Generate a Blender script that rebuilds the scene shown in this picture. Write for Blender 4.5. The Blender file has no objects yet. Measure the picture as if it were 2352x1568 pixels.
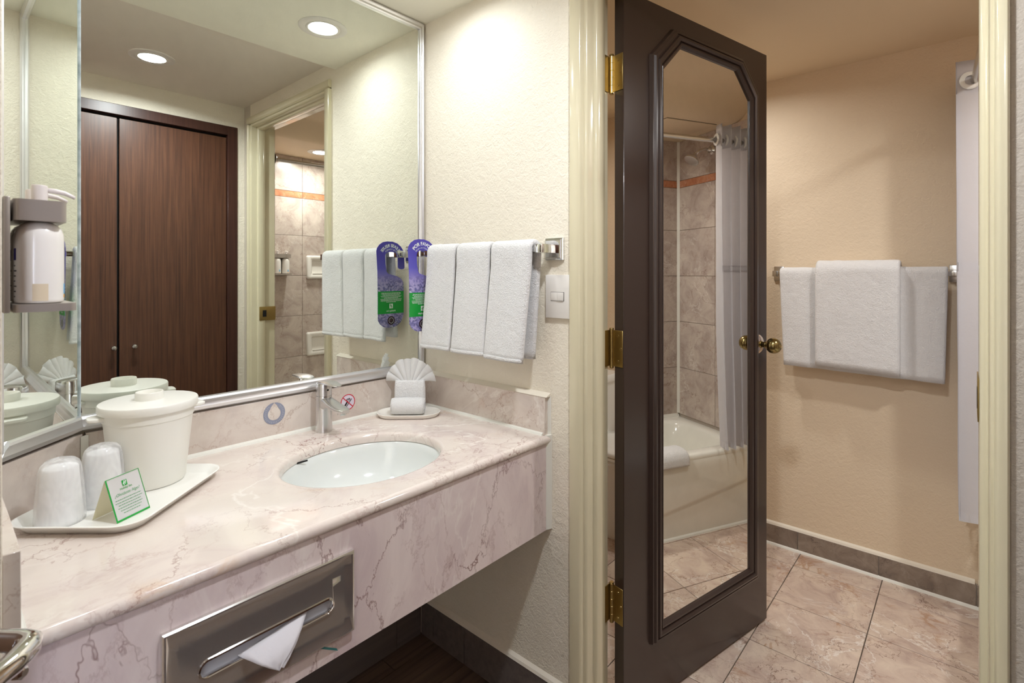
import bpy, bmesh, math, random
from mathutils import Vector, Matrix, noise
random.seed(7)
SC = bpy.context.scene
COL = SC.collection
PI = math.pi

# ------------------------------------------------------------------ camera, world, exposure
CAM_Z = 1.2765
AZ = math.radians(41.42)                       # world X lies this far to the right of the view axis
cam_data = bpy.data.cameras.new('camera')
cam_data.sensor_width = 36.0
cam_data.lens = 36.0 * 1189.0 / 2352.0
cam_data.shift_y = -156.0 / 2352.0
cam_data.clip_start = 0.02
cam_data.dof.use_dof = True
cam_data.dof.focus_distance = 1.7
cam_data.dof.aperture_fstop = 8.0
cam = bpy.data.objects.new('camera', cam_data)
COL.objects.link(cam)
cam.location = (0, 0, CAM_Z)
cam.rotation_euler = (PI / 2, 0, AZ - PI / 2)
SC.camera = cam

world = bpy.data.worlds.new('world')
SC.world = world
world.use_nodes = True
world.node_tree.nodes['Background'].inputs[0].default_value = (0.78, 0.84, 1.0, 1)
world.node_tree.nodes['Background'].inputs[1].default_value = 10.0

SC.view_settings.view_transform = 'Standard'
SC.view_settings.look = 'None'
SC.view_settings.gamma = 1.0
SC.view_settings.use_curve_mapping = False
SC.view_settings.exposure = 0.16
SC.cycles.use_denoising = True
SC.cycles.blur_glossy = 1.0
SC.cycles.sample_clamp_indirect = 6.0
SC.cycles.max_bounces = 14
SC.cycles.diffuse_bounces = 6
SC.cycles.glossy_bounces = 8
SC.cycles.transparent_max_bounces = 12

# every lamp of the place is a recessed ceiling downlight, built further down from this list:
# name, x, y, ceiling z, emitted power (W), colour, label
LAMPS = [
    (0.945, 1.165, 2.160, 1.60, (0.91, 0.955, 1.0), 'recessed round downlight in the lowered ceiling over the sink'),
    (0.300, 1.165, 2.160, 1.2, (0.91, 0.955, 1.0), 'recessed round downlight over the ice bucket end of the counter'),
    (0.637, 0.305, 2.195, 12.0, (0.91, 0.95, 1.0), 'recessed round downlight in the hall ceiling before the wardrobe'),
    (-0.80, 0.330, 2.195, 9.0, (0.91, 0.95, 1.0), 'recessed round downlight further along the hall towards the entry'),
    (2.180, 0.900, 2.190, 5.3, (0.98, 0.975, 0.96), 'recessed round downlight in the bathroom ceiling above the toilet'),
    (1.763, -0.373, 2.095, 7.2, (0.98, 0.975, 0.96), 'recessed round downlight in the low ceiling over the bathtub'),
]

# ------------------------------------------------------------------ dimensions
XR = 1.174      # hall face of the wall with the bathroom door
XI = 1.300      # bathroom face of that wall
YM = 1.466      # mirror wall
YG = 1.452      # mirror glass plane
XB = 2.660      # far bathroom wall
YC = -0.116     # wardrobe wall behind the camera
YT = -0.650     # wall behind the bathtub
YB = 1.620      # bathroom wall behind the toilet
XL = 0.062      # left wall beside the counter
YL = 0.880      # end of that left wall, = hall wall further left
XE = -2.400     # hall end
ZC = 0.820      # counter top
Z_SOF, Z_HALL, Z_BATH, Z_TUB = 2.160, 2.195, 2.190, 2.095
SOF_Y = 0.845

# ------------------------------------------------------------------ materials
MATS = {}


def srgb(r, g, b):
    def f(c):
        c /= 255.0
        return c / 12.92 if c <= 0.04045 else ((c + 0.055) / 1.055) ** 2.4
    return (f(r), f(g), f(b), 1.0)


def new_mat(name):
    m = bpy.data.materials.new(name)
    m.use_nodes = True
    nt = m.node_tree
    b = nt.nodes['Principled BSDF']
    MATS[name] = m
    return m, nt, b


def link(nt, a, b):
    nt.links.new(a, b)


def coords(nt, per_object=False, scale=(1, 1, 1), world_space=False):
    if world_space:
        src = nt.nodes.new('ShaderNodeNewGeometry').outputs['Position']
    else:
        src = nt.nodes.new('ShaderNodeTexCoord').outputs['Object']
    if per_object:
        oi = nt.nodes.new('ShaderNodeObjectInfo')
        mul = nt.nodes.new('ShaderNodeMath'); mul.operation = 'MULTIPLY'; mul.inputs[1].default_value = 37.0
        link(nt, oi.outputs['Random'], mul.inputs[0])
        add = nt.nodes.new('ShaderNodeVectorMath'); add.operation = 'ADD'
        link(nt, src, add.inputs[0]); link(nt, mul.outputs[0], add.inputs[1])
        src = add.outputs[0]
    mp = nt.nodes.new('ShaderNodeMapping')
    mp.inputs['Scale'].default_value = scale
    link(nt, src, mp.inputs['Vector'])
    return mp.outputs['Vector']


def noise_node(nt, vec, scale, detail=4.0, rough=0.55, dist=0.0):
    n = nt.nodes.new('ShaderNodeTexNoise')
    n.inputs['Scale'].default_value = scale
    n.inputs['Detail'].default_value = detail
    n.inputs['Roughness'].default_value = rough
    n.inputs['Distortion'].default_value = dist
    link(nt, vec, n.inputs['Vector'])
    return n.outputs['Fac']


def ramp(nt, fac, stops):
    r = nt.nodes.new('ShaderNodeValToRGB')
    el = r.color_ramp.elements
    while len(el) < len(stops):
        el.new(0.5)
    for e, (p, c) in zip(el, stops):
        e.position = p
        e.color = c
    link(nt, fac, r.inputs['Fac'])
    return r.outputs['Color']


def mixc(nt, fac, a, b, mode='MIX'):
    m = nt.nodes.new('ShaderNodeMix')
    m.data_type = 'RGBA'
    m.blend_type = mode
    if isinstance(fac, float):
        m.inputs[0].default_value = fac
    else:
        link(nt, fac, m.inputs[0])
    for sock, v in ((m.inputs[6], a), (m.inputs[7], b)):
        if isinstance(v, tuple):
            sock.default_value = v
        else:
            link(nt, v, sock)
    return m.outputs[2]


def math_node(nt, op, a, b=None, clamp=False):
    m = nt.nodes.new('ShaderNodeMath')
    m.operation = op
    m.use_clamp = clamp
    for i, v in enumerate((a, b)):
        if v is None:
            continue
        if isinstance(v, (int, float)):
            m.inputs[i].default_value = v
        else:
            link(nt, v, m.inputs[i])
    return m.outputs[0]


def bump(nt, b, height, strength, dist):
    n = nt.nodes.new('ShaderNodeBump')
    n.inputs['Strength'].default_value = strength
    n.inputs['Distance'].default_value = dist
    link(nt, height, n.inputs['Height'])
    link(nt, n.outputs['Normal'], b.inputs['Normal'])


def plain(name, col, rough=0.5, metal=0.0, coat=0.0, bump_scale=None, bump_str=0.1, bump_dist=0.001, sheen=0.0, spec=0.5):
    m, nt, b = new_mat(name)
    v = coords(nt)
    n = noise_node(nt, v, 9.0, 3.0)
    c2 = tuple(min(1.0, x * 0.96) for x in col[:3]) + (1,)
    link(nt, mixc(nt, n, col, c2), b.inputs['Base Color'])
    b.inputs['Roughness'].default_value = rough
    b.inputs['Metallic'].default_value = metal
    b.inputs['Coat Weight'].default_value = coat
    b.inputs['Coat Roughness'].default_value = 0.06
    b.inputs['Sheen Weight'].default_value = sheen
    b.inputs['Specular IOR Level'].default_value = spec
    if bump_scale:
        h = noise_node(nt, v, bump_scale, 3.0, 0.6)
        bump(nt, b, h, bump_str, bump_dist)
    return m


def plaster(name, col, strength=0.5):
    m, nt, b = new_mat(name)
    v = coords(nt, world_space=True)
    big = noise_node(nt, v, 3.0, 3.0)
    c2 = tuple(x * 0.95 for x in col[:3]) + (1,)
    link(nt, mixc(nt, big, col, c2), b.inputs['Base Color'])
    b.inputs['Roughness'].default_value = 0.62
    b.inputs['Specular IOR Level'].default_value = 0.3
    a = noise_node(nt, v, 55.0, 4.0, 0.6, 0.6)
    f = noise_node(nt, v, 190.0, 3.0, 0.6, 0.2)
    h = math_node(nt, 'ADD', a, math_node(nt, 'MULTIPLY', f, 0.45))
    bump(nt, b, h, strength, 0.006)
    return m


def marble(name, light, mid, dark, vein, vein2, scale=1.0, rough=0.18, per_object=False, white_veins=0.7, vein_amt=0.9, ochre=None, ochre_amt=0.0, stretch=(1, 1, 1), spread=1.0, cracks=0.6, crack_scale=2.6):
    m, nt, b = new_mat(name)
    s = tuple(scale * k for k in stretch)
    v = coords(nt, per_object, s)
    cl = noise_node(nt, v, 4.0, 7.0, 0.62, 0.9)
    col = ramp(nt, cl, [(0.30, dark), (0.47, mid), (0.66, light)])
    cloud2 = noise_node(nt, v, 17.0, 6.0, 0.7, 0.4)
    col = mixc(nt, math_node(nt, 'MULTIPLY', cloud2, 0.35), col, light)
    # fine dark veins: zero crossings of a warped noise, broken up by a mask
    def veins(vec_off, sc, width, mask_sc, mlo, mhi, dist):
        mp = nt.nodes.new('ShaderNodeMapping')
        mp.inputs['Location'].default_value = vec_off
        link(nt, v, mp.inputs['Vector'])
        n = noise_node(nt, mp.outputs['Vector'], sc, 6.0, 0.62, dist)
        d = math_node(nt, 'ABSOLUTE', math_node(nt, 'SUBTRACT', n, 0.5))
        line = math_node(nt, 'SUBTRACT', 1.0, math_node(nt, 'DIVIDE', d, width), True)
        mk = noise_node(nt, mp.outputs['Vector'], mask_sc, 2.0)
        mr = nt.nodes.new('ShaderNodeMapRange')
        mr.inputs['From Min'].default_value = mlo
        mr.inputs['From Max'].default_value = mhi
        link(nt, mk, mr.inputs['Value'])
        return math_node(nt, 'MULTIPLY', line, mr.outputs[0], True)
    w1 = veins((3.1, 1.7, 0.4), 2.0, 0.0055, 2.1, 0.44, 0.62, 0.35)
    w2 = veins((8.3, 5.2, 2.9), 4.2, 0.013 * spread, 3.4, 0.52, 0.70, 0.9)
    w3 = veins((1.3, 9.2, 4.4), 1.4, 0.010, 1.6, 0.42, 0.60, 0.5)
    # long crack lines: borders of warped cells, faded in patches
    def crack(off, sc, width, warp, mlo, mhi):
        mp = nt.nodes.new('ShaderNodeMapping')
        mp.inputs['Location'].default_value = off
        link(nt, v, mp.inputs['Vector'])
        nn = nt.nodes.new('ShaderNodeTexNoise')
        nn.inputs['Scale'].default_value = sc * 2.2
        nn.inputs['Detail'].default_value = 6.0
        nn.inputs['Roughness'].default_value = 0.68
        link(nt, mp.outputs['Vector'], nn.inputs['Vector'])
        sc_ = nt.nodes.new('ShaderNodeVectorMath'); sc_.operation = 'SCALE'; sc_.inputs['Scale'].default_value = warp
        link(nt, nn.outputs['Color'], sc_.inputs[0])
        ad = nt.nodes.new('ShaderNodeVectorMath'); ad.operation = 'ADD'
        link(nt, mp.outputs['Vector'], ad.inputs[0]); link(nt, sc_.outputs[0], ad.inputs[1])
        vo = nt.nodes.new('ShaderNodeTexVoronoi')
        vo.feature = 'DISTANCE_TO_EDGE'
        vo.inputs['Scale'].default_value = sc
        link(nt, ad.outputs[0], vo.inputs['Vector'])
        line = math_node(nt, 'SUBTRACT', 1.0, math_node(nt, 'DIVIDE', vo.outputs['Distance'], width), True)
        mr = nt.nodes.new('ShaderNodeMapRange')
        mr.inputs['From Min'].default_value = mlo
        mr.inputs['From Max'].default_value = mhi
        link(nt, noise_node(nt, mp.outputs['Vector'], sc * 0.8, 3.0), mr.inputs['Value'])
        return math_node(nt, 'MULTIPLY', line, mr.outputs[0], True)
    k1 = crack((2.7, 0.3, 5.1), crack_scale, 0.012, 0.30, 0.42, 0.60)
    k2 = crack((7.2, 3.3, 1.1), crack_scale * 2.6, 0.035 * spread, 0.16, 0.48, 0.66)
    col = mixc(nt, math_node(nt, 'MULTIPLY', k2, cracks * 0.7), col, vein2)
    col = mixc(nt, math_node(nt, 'MULTIPLY', k1, cracks), col, vein)
    col = mixc(nt, math_node(nt, 'MULTIPLY', w3, white_veins), col, srgb(238, 232, 224))
    col = mixc(nt, math_node(nt, 'MULTIPLY', w2, vein_amt * 0.6), col, vein2)
    col = mixc(nt, math_node(nt, 'MULTIPLY', w1, vein_amt), col, vein)
    if ochre:
        w4 = veins((6.6, 2.2, 7.7), 3.2, 0.05, 2.6, 0.56, 0.68, 1.0)
        col = mixc(nt, math_node(nt, 'MULTIPLY', w4, ochre_amt), col, ochre)
    link(nt, col, b.inputs['Base Color'])
    b.inputs['Roughness'].default_value = rough
    h = noise_node(nt, v, 30.0, 3.0)
    bump(nt, b, h, 0.03, 0.002)
    return m


def wood(name, c1, c2, c3, axis='z', rough=0.4, per_object=False, freq=60.0, coat=0.0):
    m, nt, b = new_mat(name)
    st = {'z': (freq, freq, freq * 0.022), 'x': (freq * 0.022, freq, freq)}[axis]
    v = coords(nt, per_object, st)
    n = noise_node(nt, v, 1.0, 5.0, 0.65, 0.35)
    col = ramp(nt, n, [(0.32, c1), (0.5, c2), (0.70, c3)])
    v2 = coords(nt, per_object)
    col = mixc(nt, math_node(nt, 'MULTIPLY', noise_node(nt, v2, 2.5, 2.0), 0.35), col, c1)
    link(nt, col, b.inputs['Base Color'])
    b.inputs['Roughness'].default_value = rough
    b.inputs['Coat Weight'].default_value = coat
    bump(nt, b, n, 0.06, 0.001)
    return m


def terry(name, col):
    m, nt, b = new_mat(name)
    v = coords(nt)
    n = noise_node(nt, v, 260.0, 3.0, 0.7, 0.6)
    n2 = noise_node(nt, v, 40.0, 3.0, 0.6)
    dk = tuple(x * 0.90 for x in col[:3]) + (1,)
    link(nt, mixc(nt, n, dk, col), b.inputs['Base Color'])
    b.inputs['Roughness'].default_value = 0.95
    b.inputs['Sheen Weight'].default_value = 0.35
    b.inputs['Specular IOR Level'].default_value = 0.1
    h = math_node(nt, 'ADD', n, math_node(nt, 'MULTIPLY', n2, 1.2))
    bump(nt, b, h, 0.85, 0.005)
    return m


def metal(name, col, rough, aniso_noise=None):
    m, nt, b = new_mat(name)
    v = coords(nt, scale=(1, 1, 1))
    n = noise_node(nt, v, aniso_noise or 25.0, 3.0)
    link(nt, mixc(nt, n, col, tuple(x * 0.9 for x in col[:3]) + (1,)), b.inputs['Base Color'])
    b.inputs['Metallic'].default_value = 1.0
    b.inputs['Roughness'].default_value = rough
    return m


plaster('wall_cream', srgb(239, 231, 214), 0.52)
plaster('wall_cream_shaded', srgb(198, 189, 176), 0.40)  # cream wall greyed down: the strip's shade is put into its colour
plaster('wall_bath', srgb(230, 211, 184), 0.40)  # peach tone holds the bathroom's warmer, dimmer light as paint colour
plaster('ceiling_cream', srgb(244, 241, 226), 0.12)
plaster('ceiling_hall', srgb(234, 226, 214), 0.10)
plaster('ceiling_bath', srgb(230, 210, 180), 0.10)
plain('trim_paint', srgb(220, 211, 180), 0.16, coat=0.6)
plain('caulk', srgb(232, 230, 220), 0.5)
plain('grout_dark', srgb(98, 88, 78), 0.9)
plain('grout_light', srgb(196, 184, 170), 0.9)
plain('plaster_lip', srgb(236, 228, 212), 0.7)
marble('marble_top', srgb(225, 215, 205), srgb(219, 206, 198), srgb(204, 187, 183), srgb(150, 112, 104), srgb(176, 140, 134), 1.35, 0.10, ochre=srgb(206, 158, 92), ochre_amt=0.5, white_veins=0.8)
marble('marble_apron', srgb(228, 215, 211), srgb(216, 200, 198), srgb(198, 179, 182), srgb(128, 92, 86), srgb(150, 112, 108), 1.5, 0.16, stretch=(1.2, 1.2, 0.62), white_veins=0.4, cracks=0.75, crack_scale=2.2)  # faint lilac of the daylight mixed into the apron's own colours
marble('marble_splash', srgb(222, 212, 202), srgb(210, 197, 187), srgb(194, 180, 173), srgb(158, 122, 104), srgb(178, 140, 122), 1.6, 0.2, per_object=True, white_veins=0.5, vein_amt=0.6, ochre=srgb(196, 132, 96), ochre_amt=0.35)
marble('marble_floor', srgb(222, 204, 186), srgb(202, 180, 166), srgb(172, 148, 138), srgb(112, 82, 64), srgb(150, 108, 84), 2.1, 0.22, per_object=True, ochre=srgb(168, 118, 70), ochre_amt=0.6, spread=1.6, cracks=0.85, crack_scale=2.4)
marble('marble_wall_tile', srgb(208, 195, 183), srgb(188, 173, 163), srgb(160, 143, 135), srgb(120, 90, 78), srgb(150, 118, 104), 2.0, 0.2, per_object=True, white_veins=0.4, vein_amt=0.8, cracks=0.75)
marble('marble_skirting', srgb(160, 146, 132), srgb(134, 120, 108), srgb(104, 90, 82), srgb(78, 64, 58), srgb(96, 82, 74), 2.4, 0.3, per_object=True, white_veins=0.1, spread=2.0)
marble('marble_accent', srgb(202, 146, 112), srgb(188, 126, 92), srgb(168, 104, 74), srgb(140, 70, 44), srgb(216, 160, 118), 5.0, 0.2, per_object=True, white_veins=0.3)
wood('plank_dark', srgb(84, 68, 58), srgb(110, 91, 78), srgb(128, 108, 92), 'x', 0.45, True, 40.0)
wood('skirting_grey', srgb(92, 84, 80), srgb(108, 98, 94), srgb(120, 110, 104), 'x', 0.45, True, 40.0)
wood('closet_wood', srgb(66, 40, 28), srgb(88, 55, 38), srgb(106, 69, 48), 'z', 0.38, False, 130.0)
wood('closet_frame_wood', srgb(54, 31, 26), srgb(72, 43, 35), srgb(84, 52, 42), 'z', 0.35, False, 110.0)
plain('door_brown', srgb(58, 44, 38), 0.30, coat=0.22, bump_scale=420.0, bump_str=0.10, bump_dist=0.0008)
plain('black_gap', srgb(14, 11, 10), 0.8)
terry('terry_white', srgb(244, 243, 242))
plain('cotton_white', srgb(248, 247, 246), 0.9, bump_scale=260.0, bump_str=0.12, bump_dist=0.001, sheen=0.3, spec=0.1)
plain('porcelain', srgb(238, 238, 232), 0.08, coat=0.5)
plain('basin_white', srgb(224, 227, 224), 0.10, coat=0.4)
plain('tub_enamel', srgb(240, 238, 228), 0.12, coat=0.3)
plain('dish_ceramic', srgb(242, 238, 230), 0.15, coat=0.3)
plain('plastic_white', srgb(240, 238, 230), 0.32)
plain('plastic_tray', srgb(242, 241, 235), 0.28)
plain('switch_white', srgb(232, 228, 222), 0.3)
plain('gap_grey', srgb(70, 64, 58), 0.8)
plain('paper_white', srgb(242, 241, 242), 0.8)
plain('card_cream', srgb(236, 230, 206), 0.8)
plain('green_print', srgb(22, 158, 58), 0.45)
plain('green_text', srgb(84, 160, 104), 0.6)
plain('white_print', srgb(240, 244, 240), 0.5)
plain('red_print', srgb(206, 26, 50), 0.5)
plain('lilac_print', srgb(222, 214, 228), 0.5)
plain('black_print', srgb(34, 32, 34), 0.6)
plain('navy_print', srgb(44, 36, 110), 0.5)
plain('grey_blue_print', srgb(142, 146, 164), 0.7)
plain('pale_print', srgb(176, 178, 186), 0.7)
plain('sky_print', srgb(110, 184, 226), 0.6)
plain('orange_print', srgb(228, 160, 70), 0.6)
plain('beige_print', srgb(222, 206, 178), 0.6)
plain('maroon_print', srgb(58, 28, 40), 0.2, coat=0.6)
plain('teal_mark', srgb(70, 138, 140), 0.7)
plain('bottle_white', srgb(244, 240, 234), 0.22, coat=0.3)
plain('pump_white', srgb(226, 218, 214), 0.35)
plain('bracket_grey', srgb(176, 168, 160), 0.38, metal=0.5)
plain('entry_door', srgb(120, 92, 72), 0.4)
metal('chrome', (0.80, 0.80, 0.80, 1), 0.05)
metal('chrome_soft', (0.70, 0.69, 0.68, 1), 0.27)
metal('nickel', (0.62, 0.60, 0.57, 1), 0.25)
plain('steel_plate', (0.80, 0.79, 0.76, 1), 0.10, metal=0.88)
metal('brass', (0.44, 0.32, 0.12, 1), 0.42, 180.0)
metal('brass_pin', (0.52, 0.39, 0.17, 1), 0.30)
metal('bronze_knob', (0.33, 0.26, 0.11, 1), 0.20)
metal('rose_metal', (0.80, 0.66, 0.56, 1), 0.12)
metal('aluminium', (0.84, 0.84, 0.86, 1), 0.36)
metal('mirror_glass', (0.865, 0.90, 0.845, 1), 0.0)
metal('door_mirror_glass', (0.86, 0.84, 0.79, 1), 0.0)


def mirror_edge_mat():
    m, nt, b = new_mat('glass_edge')
    v = coords(nt)
    n = noise_node(nt, v, 30.0)
    link(nt, ramp(nt, n, [(0.35, srgb(150, 164, 168)), (0.65, srgb(206, 216, 220))]), b.inputs['Base Color'])
    b.inputs['Roughness'].default_value = 0.15
    return m


mirror_edge_mat()


def wrap_mat():
    m, nt, b = new_mat('plastic_wrap')
    out = nt.nodes['Material Output']
    v = coords(nt, scale=(1.0, 1.0, 0.35))
    n = noise_node(nt, v, 34.0, 2.0, 0.45, 0.8)
    bump(nt, b, n, 0.22, 0.003)
    b.inputs['Base Color'].default_value = (0.95, 0.95, 0.96, 1)
    b.inputs['Roughness'].default_value = 0.2
    tr = nt.nodes.new('ShaderNodeBsdfTransparent')
    mx = nt.nodes.new('ShaderNodeMixShader')
    fac = nt.nodes.new('ShaderNodeMapRange')
    fac.inputs['From Min'].default_value = 0.35
    fac.inputs['From Max'].default_value = 0.7
    fac.inputs['To Min'].default_value = 0.30
    fac.inputs['To Max'].default_value = 0.60
    link(nt, n, fac.inputs['Value'])
    link(nt, fac.outputs[0], mx.inputs[0])
    link(nt, tr.outputs[0], mx.inputs[1])
    link(nt, b.outputs[0], mx.inputs[2])
    link(nt, mx.outputs[0], out.inputs['Surface'])


wrap_mat()


def translucent_cloth(name, col, amt):
    m, nt, b = new_mat(name)
    out = nt.nodes['Material Output']
    v = coords(nt)
    n = noise_node(nt, v, 12.0, 4.0, 0.6, 0.5)
    link(nt, mixc(nt, n, col, tuple(x * 0.95 for x in col[:3]) + (1,)), b.inputs['Base Color'])
    b.inputs['Roughness'].default_value = 0.8
    b.inputs['Specular IOR Level'].default_value = 0.2
    f = noise_node(nt, v, 25.0, 4.0, 0.6)
    bump(nt, b, f, 0.25, 0.006)
    tl = nt.nodes.new('ShaderNodeBsdfTranslucent')
    tl.inputs['Color'].default_value = col
    mx = nt.nodes.new('ShaderNodeMixShader')
    mx.inputs[0].default_value = amt
    link(nt, b.outputs[0], mx.inputs[1]); link(nt, tl.outputs[0], mx.inputs[2])
    link(nt, mx.outputs[0], out.inputs['Surface'])


translucent_cloth('curtain_cloth', srgb(246, 245, 247), 0.42)
translucent_cloth('tissue_paper', srgb(240, 238, 242), 0.25)
translucent_cloth('cup_plastic', srgb(250, 250, 250), 0.2)


def card_print():
    # printed picture on the hang card: violet-blue sky fading to lilac with water bubbles
    m, nt, b = new_mat('card_picture')
    src = nt.nodes.new('ShaderNodeNewGeometry').outputs['Position']
    sp = nt.nodes.new('ShaderNodeSeparateXYZ')
    link(nt, src, sp.inputs[0])
    mr = nt.nodes.new('ShaderNodeMapRange')
    mr.inputs['From Min'].default_value = 1.23
    mr.inputs['From Max'].default_value = 1.36
    link(nt, sp.outputs['Z'], mr.inputs['Value'])
    base = ramp(nt, mr.outputs[0], [(0.0, srgb(172, 158, 206)), (0.5, srgb(98, 92, 190)), (1.0, srgb(76, 66, 170))])
    v = coords(nt, world_space=True, scale=(1, 0.02, 1))
    n = noise_node(nt, v, 60.0, 4.0, 0.6, 1.6)
    spots = ramp(nt, n, [(0.40, srgb(188, 176, 214)), (0.52, srgb(120, 120, 180)), (0.60, srgb(44, 42, 92)), (0.68, srgb(206, 204, 226))])
    mr2 = nt.nodes.new('ShaderNodeMapRange')
    mr2.inputs['From Min'].default_value = 1.275
    mr2.inputs['From Max'].default_value = 1.235
    link(nt, sp.outputs['Z'], mr2.inputs['Value'])
    link(nt, mixc(nt, math_node(nt, 'MULTIPLY', mr2.outputs[0], 0.85), base, spots), b.inputs['Base Color'])
    b.inputs['Roughness'].default_value = 0.3


card_print()


def lamp_mat(name, col, strength):
    m, nt, b = new_mat(name)
    b.inputs['Base Color'].default_value = (0.9, 0.9, 0.9, 1)
    b.inputs['Emission Color'].default_value = (*col, 1)
    b.inputs['Emission Strength'].default_value = strength
    return m


# ------------------------------------------------------------------ object helpers
def finish(bm, name, mat, parent=None, smooth=False, recalc=True, mats=None):
    if recalc:
        bmesh.ops.recalc_face_normals(bm, faces=bm.faces[:])
    me = bpy.data.meshes.new(name)
    bm.to_mesh(me)
    bm.free()
    for k in (mats or [mat]):
        me.materials.append(MATS[k])
    if smooth:
        for p in me.polygons:
            p.use_smooth = True
        if smooth != 'all':
            try:
                me.set_sharp_from_angle(angle=math.radians(smooth if isinstance(smooth, (int, float)) and smooth > 1 else 38))
            except Exception:
                pass
    o = bpy.data.objects.new(name, me)
    COL.objects.link(o)
    if parent is not None:
        o.parent = parent
    return o


def tag(o, label, cat, group=None, kind=None):
    o['label'] = label
    o['category'] = cat
    if group:
        o['group'] = group
    if kind:
        o['kind'] = kind
    return o


def empty(name, loc=(0, 0, 0), rz=0.0):
    o = bpy.data.objects.new(name, None)
    o.empty_display_size = 0.05
    COL.objects.link(o)
    o.location = loc
    o.rotation_euler = (0, 0, rz)
    return o


def thing(name, label, cat, loc=(0, 0, 0), rz=0.0, group=None, kind=None):
    return tag(empty(name, loc, rz), label, cat, group, kind)


def copy_obj(o, parent=None):
    c = o.copy()
    COL.objects.link(c)
    if parent is not None:
        c.parent = parent
    return c


def box(bm, x0, x1, y0, y1, z0, z1, bev=0.0, seg=2):
    vs = [bm.verts.new((x, y, z)) for x in (x0, x1) for y in (y0, y1) for z in (z0, z1)]
    idx = [(0, 1, 3, 2), (4, 6, 7, 5), (0, 4, 5, 1), (2, 3, 7, 6), (0, 2, 6, 4), (1, 5, 7, 3)]
    fs = [bm.faces.new([vs[i] for i in f]) for f in idx]
    bmesh.ops.recalc_face_normals(bm, faces=fs)
    if bev > 0:
        es = list({e for f in fs for e in f.edges})
        bmesh.ops.bevel(bm, geom=es, offset=bev, segments=seg, affect='EDGES', profile=0.5)


def box_obj(name, x0, x1, y0, y1, z0, z1, mat, parent=None, bev=0.0, seg=2, smooth=None):
    bm = bmesh.new()
    box(bm, x0, x1, y0, y1, z0, z1, bev, seg)
    return finish(bm, name, mat, parent, smooth=(bev > 0) if smooth is None else smooth)


def loft(bm, loops, close=True, cap0=True, cap1=True):
    rings = [[bm.verts.new(p) for p in lp] for lp in loops]
    n = len(rings[0])
    for a, b in zip(rings[:-1], rings[1:]):
        for i in range(n if close else n - 1):
            j = (i + 1) % n
            bm.faces.new((a[i], a[j], b[j], b[i]))
    if cap0:
        bm.faces.new(list(reversed(rings[0])))
    if cap1:
        bm.faces.new(rings[-1])
    return rings


def lathe(bm, prof, n=32, c=(0, 0, 0), cap0=True, cap1=True, axis='z', wob=None):
    loops = []
    for r, h in prof:
        lp = []
        for i in range(n):
            a = 2 * PI * i / n
            rr = r * (wob(a, h) if wob else 1.0)
            x, y = rr * math.cos(a), rr * math.sin(a)
            if axis == 'z':
                p = (c[0] + x, c[1] + y, c[2] + h)
            elif axis == 'y':
                p = (c[0] + x, c[1] + h, c[2] - y)
            else:
                p = (c[0] + h, c[1] + x, c[2] + y)
            lp.append(p)
        loops.append(lp)
    return loft(bm, loops, True, cap0, cap1)


def rr_loop(cx, cy, hx, hy, r, z, n=6):
    pts = []
    r = min(r, hx, hy)
    for k, (sx, sy) in enumerate(((1, 1), (-1, 1), (-1, -1), (1, -1))):
        for i in range(n + 1):
            a = PI / 2 * k + PI / 2 * i / n
            pts.append((cx + sx * (hx - r) + r * math.cos(a), cy + sy * (hy - r) + r * math.sin(a), z))
    return pts


def el_loop(cx, cy, a, b, z, n=48):
    return [(cx + a * math.cos(2 * PI * i / n), cy + b * math.sin(2 * PI * i / n), z) for i in range(n)]


def tube(bm, pts, r, n=12, caps=True):
    pts = [Vector(p) for p in pts]
    rs = r if isinstance(r, (list, tuple)) else [r] * len(pts)
    loops = []
    up = Vector((0, 0, 1))
    for i, p in enumerate(pts):
        t = (pts[min(i + 1, len(pts) - 1)] - pts[max(i - 1, 0)]).normalized()
        u = up if abs(t.dot(up)) < 0.95 else Vector((1, 0, 0))
        s = t.cross(u).normalized()
        w = s.cross(t).normalized()
        loops.append([tuple(p + (s * math.cos(2 * PI * k / n) + w * math.sin(2 * PI * k / n)) * rs[i]) for k in range(n)])
    loft(bm, loops, True, caps, caps)


def prism(bm, poly, axis, a, b):
    """extrude a 2-D polygon along an axis from a to b"""
    def P(p, h):
        return {'x': (h, p[0], p[1]), 'y': (p[0], h, p[1]), 'z': (p[0], p[1], h)}[axis]
    lo = [bm.verts.new(P(p, a)) for p in poly]
    hi = [bm.verts.new(P(p, b)) for p in poly]
    n = len(poly)
    for i in range(n):
        j = (i + 1) % n
        bm.faces.new((lo[i], lo[j], hi[j], hi[i]))
    bm.faces.new(list(reversed(lo)))
    bm.faces.new(hi)


def prism_obj(name, poly, axis, a, b, mat, parent=None, smooth=False):
    bm = bmesh.new()
    prism(bm, poly, axis, a, b)
    return finish(bm, name, mat, parent, smooth)


def flat_poly(name, pts3, mat, parent=None):
    bm = bmesh.new()
    bm.faces.new([bm.verts.new(p) for p in pts3])
    return finish(bm, name, mat, parent, recalc=False)


def text_mesh(s, size, bold=0.0, align='CENTER', shear=0.0):
    cu = bpy.data.curves.new('lettering', 'FONT')
    cu.body = s
    cu.size = size
    cu.align_x = align
    cu.align_y = 'CENTER'
    cu.offset = bold
    cu.shear = shear
    cu.resolution_u = 3
    ob = bpy.data.objects.new('lettering', cu)
    me = bpy.data.meshes.new_from_object(ob)
    bpy.data.objects.remove(ob)
    bpy.data.curves.remove(cu)
    return me


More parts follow.
